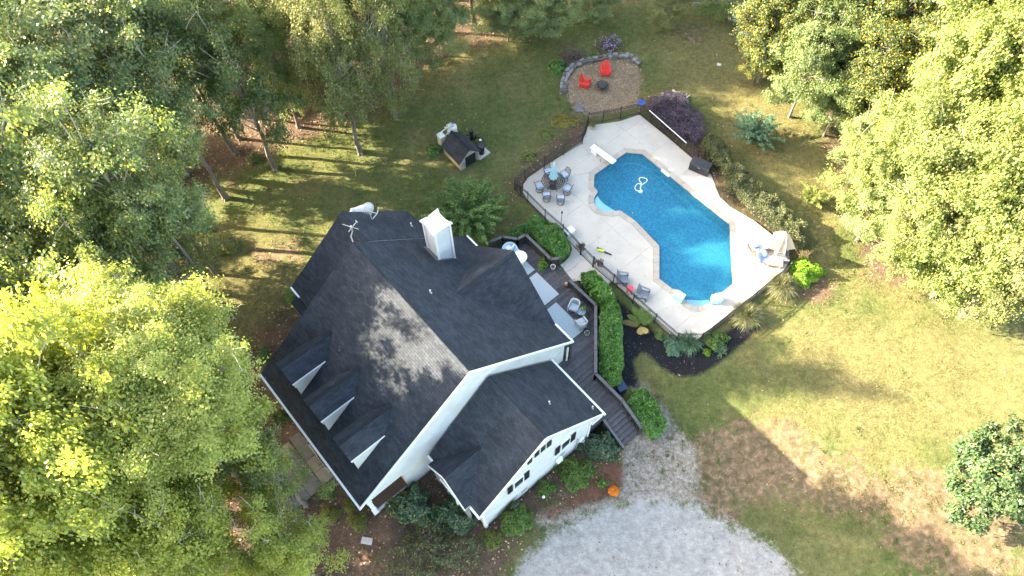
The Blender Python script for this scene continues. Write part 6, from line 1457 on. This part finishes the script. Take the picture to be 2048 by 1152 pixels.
def darkbox():
    a = Vector(G(1384, 325, 0)); x, y, z = G(1401, 333, .35); t = thing('storage_box', 'black covered storage box on the patio edge by the olive hedge', 'storage box', (x, y, .012), PSI - .02 + R(20))
    m = mat('black_cover', (.022, .022, .027), .5, .3, 3, .4, 6)
    q = MB(); q.prism([(-.72, -.38), (.72, -.38), (.72, .38), (-.72, .38)], 0, .66); q.build('body', m, t)
    vs = [(-.76, -.42, .64), (.76, -.42, .64), (.76, .42, .64), (-.76, .42, .64), (-.7, -.34, .74), (.7, -.34, .74), (.7, .34, .78), (-.7, .34, .78)]
    MB().add(vs, [(0, 1, 5, 4), (1, 2, 6, 5), (2, 3, 7, 6), (3, 0, 4, 7), (4, 5, 6, 7), (3, 2, 1, 0)]).build('lid', m, t)
    MB().box((0, -.43, .6), (.16, .02, .06)).build('latch', mat('grey_vent', (.25, .27, .28), .5), t)
darkbox()
# leaf blower
x, y, z = G(1210, 504, .1); x2, y2, _ = G(1221, 508, .1); t = thing('leaf_blower', 'lime yellow leaf blower with a black tube lying on the patio', 'leaf blower', (x - .25, y + .1, .012), math.atan2(y2 - y, x2 - x))
yl = mat('lime_plastic', (.50, .62, .03), .4, .08, 6); bk = mat('black_plastic', (.015, .015, .018), .4)
MB().tube([(-.26, 0, .14), (-.15, 0, .16), (.1, 0, .15), (.2, 0, .12)], [.07, .11, .10, .06], 12).build('motor_body', yl, t); MB().tube([(.18, 0, .12), (.75, 0, .07)], [.06, .045], 12).build('tube', bk, t)
MB().tube([(-.22, .0, .24), (-.1, .02, .30), (.08, .02, .24)], .022, 7).build('handle', bk, t); MB().box((-.27, .06, .16), (.1, .12, .12)).build('battery', bk, t)
# white cooler box with a knob
x, y, z = G(1139, 463, .3); t = thing('cooler', 'white box cooler with a grey knob on the patio inside the fence', 'cooler', (x, y, .012), R(35))
MB().box((0, 0, .19), (.62, .42, .38)).build('body', mat('cooler_teal_white', (.55, .64, .64), .4, .06, 5), t); MB().box((0, 0, .41), (.66, .46, .06)).build('lid', M_WHITE, t); MB().lathe([(.07, .44), (.07, .52), (.03, .54)], 12, (-.1, .1, 0)).build('knob', mat('grey_lid', (.38, .38, .36), .5), t)
# thin lamp post inside the fence
x, y, z = G(1122, 452, 0); t = thing('tiki_torch', 'thin black torch post standing inside the fence near the cooler', 'torch', (x, y, 0)); MB().tube([(0, 0, 0), (0, 0, 1.5)], .018, 6).build('post', M_DARK, t); MB().lathe([(.04, 1.48), (.07, 1.6), (.05, 1.68), (.02, 1.7)], 10).build('head', M_DARK, t)
# planters on the fence and at the corner
def planter(px, py, label, col, hang=True, z=.55, s=1.0):
    x, y, _ = G(px, py, z); t = thing('flower_planter', label, 'planter', (x, y, z if hang else .012))
    MB().lathe([(.10 * s, -.12), (.17 * s, .06), (.18 * s, .08)], 12, (0, 0, 0 if hang else .13)).build('pot', mat('brown_basket', (.10, .07, .05), .8), t)
    P, N = blob_points(np.random.default_rng(int(px)), .27 * s, .25 * s, .24 * s, 420, .3); P[:, 2] += .03 if hang else .2
    o = nobj('foliage', leaf_mesh('foliage', P, .09, col, .4, .6, N), t); return t
planter(1162, 495, 'dried brown planter hanging on the fence left of the gate', leafmat('dry_purple_plant', (.07, .05, .05), (.14, .10, .09), (.22, .15, .12), .1, .2))
planter(1199, 527, 'dusky leafy planter hanging on the fence right of the gate', MATS['dry_purple_plant'])
x, y, z = G(1185, 253, .15); t = thing('wooden_planter', 'small wooden crate planter at the upper left corner of the patio', 'planter', (x, y, .012), .1)
MB().box((0, 0, .15), (.34, .34, .3)).build('crate', mat('crate_wood', (.38, .28, .19), .7), t); P, N = blob_points(np.random.default_rng(8), .2, .2, .22, 300, .3); P[:, 2] += .28; nobj('foliage', leaf_mesh('foliage', P, .08, L_OLIVE, .4, .6, N), t)
# blue dish on the fence corner
x, y, z = G(1283, 206, 1.25); t = thing('bird_bath', 'small blue dish on a post at the top corner of the fence', 'bird bath', (x, y, 0))
MB().lathe([(.05, 1.2), (.24, 1.27), (.27, 1.31), (.23, 1.30), (.05, 1.25)], 20).build('dish', mat('cobalt_plastic', (.01, .06, .30), .3), t); MB().tube([(0, 0, 0), (0, 0, 1.22)], .03, 8).build('post', M_DARK, t)
# white pole on the hedge side of the fence
a = Vector(G(1299, 221, 1.3)); b = Vector(G(1373, 286, 1.3)); q = MB(); q.tube([a, b], .03, 8); o = q.build('pool_pole', mat('white_pole', (.7, .7, .68), .4)); tag(o, 'long white telescopic pool pole resting on top of the fence by the purple hedge', 'pool pole')
# trash bin by the hedges
x, y, z = G(1243, 770, -.1); t = thing('wheeled_bin', 'dark blue wheeled bin between the two laurel hedges by the deck', 'bin', (x, y, float(terr(x, y))), PSI + R(75))
db = mat('dark_blue_plastic', (.012, .03, .07), .35, .1, 6); q = MB(); q.prism([(-.25, -.28), (.25, -.28), (.25, .28), (-.25, .28)], .05, .85); q.build('body', db, t); MB().panel([(-.28, -.33, .88), (.28, -.33, .88), (.28, .33, .95), (-.28, .33, .95)], .05).build('lid', db, t); MB().bar((-.25, .36, .84), (.25, .36, .84), .03, .03).build('handle', mat('red_brown_plastic', (.2, .05, .02), .5), t)
for s in (-1, 1):
    q = MB(); q.M = Matrix.Translation((s * .24, .25, .1)) @ Matrix.Rotation(R(90), 4, 'Y'); q.lathe([(.1, -.025), (.1, .025)], 14); q.build('wheel', bk, t)
# ---- on the deck
def armchair(label, px, py, rz):
    m = mat('grey_wicker', (.42, .45, .46), .7, .12, 18, .6, 70); c = mat('grey_seat_cushion', (.36, .40, .42), .85, .06, 6); x, y, _ = G(px, py, .4); t = thing('wicker_armchair', label, 'armchair', (x, y, DZ + .003), rz, 'wicker armchairs on the deck')
    MB().box((.03, 0, .33), (.56, .52, .1)).build('seat', m, t); MB().box((.05, 0, .42), (.5, .48, .08)).build('cushion', c, t)
    pts = [(.30, -.33), (.30, -.27), (-.18, -.27), (-.26, -.2), (-.29, 0), (-.26, .2), (-.18, .27), (.30, .27), (.30, .33), (-.22, .33), (-.33, .22), (-.37, 0), (-.33, -.22), (-.22, -.33)]
    q = MB(); q.prism([(a, b) for a, b in pts], .3, lambda p: .60 + max(0, -p[0]) * .75); q.build('backrest', m, t)
    for a, b in ((.27, -.3), (.27, .3), (-.26, -.24), (-.26, .24)): MB().bar((a, b, .32), (a * 1.08, b * 1.05, 0), .045, .045).build('leg', m, t)
armchair('grey wicker armchair above the small glass table on the deck', 1148, 612, R(-118)); armchair('grey wicker armchair below the small glass table, angled from the rail', 1163, 645, R(115))
x, y, z = G(1163, 622, .45); t = thing('bistro_table', 'small round glass table between the wicker armchairs on the deck', 'table', (x, y, DZ + .003)); MB().lathe([(.0, .44), (.29, .44), (.29, .455), (0, .455)], 26).build('glass_top', mat('grey_glass', (.16, .20, .24), .12, .1, 6, spec=.8), t)
for k in range(3): a = k * 2.09; MB().tube([(.22 * math.cos(a), .22 * math.sin(a), .44), (.1 * math.cos(a), .1 * math.sin(a), .22), (.24 * math.cos(a), .24 * math.sin(a), 0)], .014, 6).build('leg', M_DARK, t)
x, y, z = G(1167, 617, .5); t = thing('potted_plant', 'small green plant in a white pot on the glass bistro table', 'potted plant', (x, y, DZ + .46)); MB().lathe([(.06, 0), (.09, .12), (.08, .12)], 14).build('pot', M_WHITE, t); P, N = blob_points(np.random.default_rng(12), .13, .13, .16, 130, .3); P[:, 2] += .1; nobj('foliage', leaf_mesh('foliage', P, .08, L_LIME, .4, .6, N), t)
x, y, z = G(1170, 632, .4); t = thing('potted_plant', 'yellow green trailing plant at the edge of the bistro table', 'potted plant', (x, y, DZ + .003)); MB().lathe([(.07, 0), (.1, .3), (.09, .3)], 14).build('pot', mat('lime_plastic', (.50, .62, .03), .4), t); P, N = blob_points(np.random.default_rng(13), .13, .13, .12, 110, .3); P[:, 2] += .28; nobj('foliage', leaf_mesh('foliage', P, .08, L_LIME, .4, .6, N), t)
def pot(px, py, label, col, r_, h_, fm=None, n=150, fr=.2):
    x, y, z = G(px, py, .15); t = thing('flower_pot', label, 'flower pot', (x, y, DZ + .003)); MB().lathe([(r_ * .7, 0), (r_, h_), (r_ * 1.06, h_ + .01), (r_ * .9, h_ - .01), (r_ * .8, h_ - .04)], 18, cap=False).build('pot', col, t); MB().lathe([(.0, 0), (r_ * .84, h_ - .05), (0, h_ - .05)], 14, cap=False).build('soil', M_STEM, t)
    if fm is not None: P, N = blob_points(np.random.default_rng(int(px)), fr, fr, fr, n, .4); P[:, 2] += h_ - .02; nobj('foliage', leaf_mesh('foliage', P, .13, fm, .4, .7, N), t)
pot(1106, 534, 'empty looking white pot by the deck rail end post', M_WHITE, .17, .28)
pot(1174, 666, 'white pot with a small dark plant below the wicker chairs', M_WHITE, .16, .24, L_DARK, 60, .1)
pot(1085, 531, 'dark blue pot with big lime leaves beside the middle rug', mat('dark_blue_pot', (.03, .05, .1), .3), .16, .26, L_LIME, 150, .34)
pot(1131, 707, 'small green plant by the post under the main roof corner', mat('dark_blue_pot', (.03, .05, .1), .3), .12, .2, L_LIME, 60, .16)
x, y, z = G(1133, 566, .3); t = thing('lantern', 'copper coloured bowl lantern with a dark handle by the second rail end', 'lantern', (x, y, DZ + .003), R(205)); MB().lathe([(.04, 0), (.13, .1), (.15, .22), (.1, .34), (.02, .37)], 16).build('bowl', mat('copper', (.5, .22, .12), .4, .1, 8, metal=.3), t); MB().tube([(.1, 0, .2), (.75, 0, .1)], .025, 7).build('handle', M_DARK, t)
# papasan and round table under the gable eave
x, y, z = G(1018, 498, .55); t = thing('papasan_chair', 'round pale blue bowl chair with a white pillow in the far deck corner', 'armchair', (x, y, DZ + .003), R(-60))
q = MB(); q.M = Matrix.Translation((0, 0, .35)) @ Matrix.Rotation(R(22), 4, 'Y'); q.lathe([(.1, .0), (.35, .1), (.52, .28), (.55, .36), (.48, .34), (.32, .18), (.05, .1)], 24); q.build('bowl_cushion', mat('pale_blue_wicker', (.34, .44, .54), .7, .1, 14), t); MB().lathe([(.3, 0), (.34, .02), (.22, .38), (.2, .38)], 18, cap=False).build('base', mat('grey_wicker', (.42, .45, .46), .7), t)
q = MB(); q.box((-.12, 0, .62), (.36, .36, .12), .3); q.build('pillow', mat('cream_pillow', (.62, .62, .52), .85, .15, 9), t)
x, y, z = G(1040, 513, .7); t = thing('round_table', 'round white table half under the gable eave on the deck', 'table', (x, y, DZ + .003)); MB().lathe([(0, .7), (.46, .7), (.48, .715), (.48, .735), (.46, .74), (0, .74)], 32).build('tabletop', M_WHITE, t); MB().lathe([(.25, 0), (.22, .04), (.04, .08), (.04, .7)], 18).build('pedestal', M_WHITE, t)
for k, (px, py) in enumerate(((1030, 500),)):
    x, y, z = G(px, py, .45); t = thing('dining_chair', 'white moulded chair tucked between the bowl chair and the round table', 'chair', (x, y, DZ + .003), R(-40))
    MB().box((0, 0, .44), (.42, .44, .04)).build('seat', M_WHITE, t); MB().bar((-.2, -.2, .62), (-.2, .2, .62), .04, .36).build('backrest', M_WHITE, t)
    for a, b in ((.18, .18), (.18, -.18), (-.18, .18), (-.18, -.18)): MB().bar((a, b, .43), (a * 1.1, b * 1.1, 0), .03, .03).build('leg', M_WHITE, t)
rg = np.random.default_rng(21); n = 420
uu = rg.uniform(.2, U1 - .2, n); vv = np.abs(rg.exponential(.45, n)) + .05; vv[260:] = rg.uniform(.1, 7.6, n - 260); ok = np.ones(n, bool)
for d1_ in (1.38, 4.17, 6.99): ok &= ~((uu > d1_ - .1) & (uu < d1_ + 1.85) & (vv > .8) & (vv < 4.6))
P = np.column_stack([uu, vv, ZF + PF * vv + .02])[ok]
o = nobj('roof_leaves', leaf_mesh('roof_leaves', P, .06, leafmat('roof_leaf', (.05, .03, .02), (.12, .075, .045), None, .1, .2, .7), 1.5), HOUSE); o['kind'] = 'stuff'
P = scatter(1500, 1, 19, 19, 40); sp2 = sdf(P, patio_w); ok = (sp2 > .1) & (sdf(P, COPE) < -.05) & (RNG.uniform(size=len(P)) < np.exp(-sp2 * .8) + .12); P = P[ok]
tag(nobj('patio_leaves', leaf_mesh('patio_leaves', np.column_stack([P, np.full(len(P), .012)]), .06, MATS['dead_leaf'], 2.0)), 'small dry leaves blown over the pale pool patio', 'leaves', kind='stuff')
# ---- front walk tiles
def walk():
    t = thing('front_walk', 'tan square paving tiles of the front walk beside the porch steps', 'paving', (0, 0, 0)); t['kind'] = 'structure'; del t['category']
    ms = [mat('paving_tile_%s' % s, c, .8, .15, 3, .25, 30) for s, c in (('sand', (.22, .185, .14)), ('grey', (.17, .158, .14)), ('buff', (.26, .22, .165)))]
    s_ = .92
    for i in range(4):
        for j in range(5):
            u = 2.9 + i * s_; v = -.5 - j * s_; x, y, z = toworld(u + s_ / 2, v)
            o = MB().box((0, 0, 0), (s_ - .03, s_ - .03, .1)).build('paving_tile', ms[random.randrange(3)], t, loc=(x, y, float(terr(x, y)) + .05)); o.rotation_euler = (0, 0, PSI)
walk()
# disc beside the garage wall, stepping stone, light
x, y, z = toworld(U2 + .12, 6.75, -1.05); t = thing('hose_reel', 'dark round hose reel leaning on the garage gable wall', 'hose reel', (x, y, z), PSI)
q = MB(); q.M = Matrix.Translation((0, 0, .55)) @ Matrix.Rotation(R(90), 4, 'Y'); q.lathe([(.0, -.05), (.40, -.05), (.44, 0), (.44, .06), (.38, .1), (.36, .05), (.0, .05)], 28); q.build('reel', M_DARK, t)
q = MB(); q.M = Matrix.Translation((.07, 0, .55)) @ Matrix.Rotation(R(90), 4, 'Y'); q.lathe([(.0, 0), (.30, 0), (.28, .05), (.0, .05)], 24); q.build('hose', mat('dark_grey_hose', (.06, .065, .07), .5, .3, 20), t); MB().box((-.02, 0, .1), (.2, .5, .06)).build('foot', M_DARK, t)
x, y, z = G(734, 1082); o = MB().box((0, 0, .04), (.62, .36, .1)).build('stepping_stone', mat('pale_block', (.45, .42, .38), .85, .15, 4), None, loc=(x, y, z), rz=-.2); tag(o, 'single pale rectangular stone on the brown litter at the bottom', 'stone block')
x, y, z = G(1087, 996); t = thing('garden_light', 'white round garden light near the small shrub by the garage', 'garden light', (x, y, z)); MB().lathe([(.02, 0), (.02, .22)], 8).build('stake', M_DARK, t); MB().lathe([(.03, .2), (.09, .24), (.09, .28), (.02, .33)], 14).build('lamp_head', M_WHITE, t)
# bare tree stump flare by the leaning tree and a small stake on the lawn
x, y, z = G(712, 352); q = MB(); q.tube([(0, 0, 0), (.03, .02, .5)], [.03, .015], 5); o = q.build('lawn_stake', mat('straw_stake', (.45, .42, .28), .8), None, loc=(x, y, z)); tag(o, 'thin pale stake standing alone in the left lawn', 'stake')
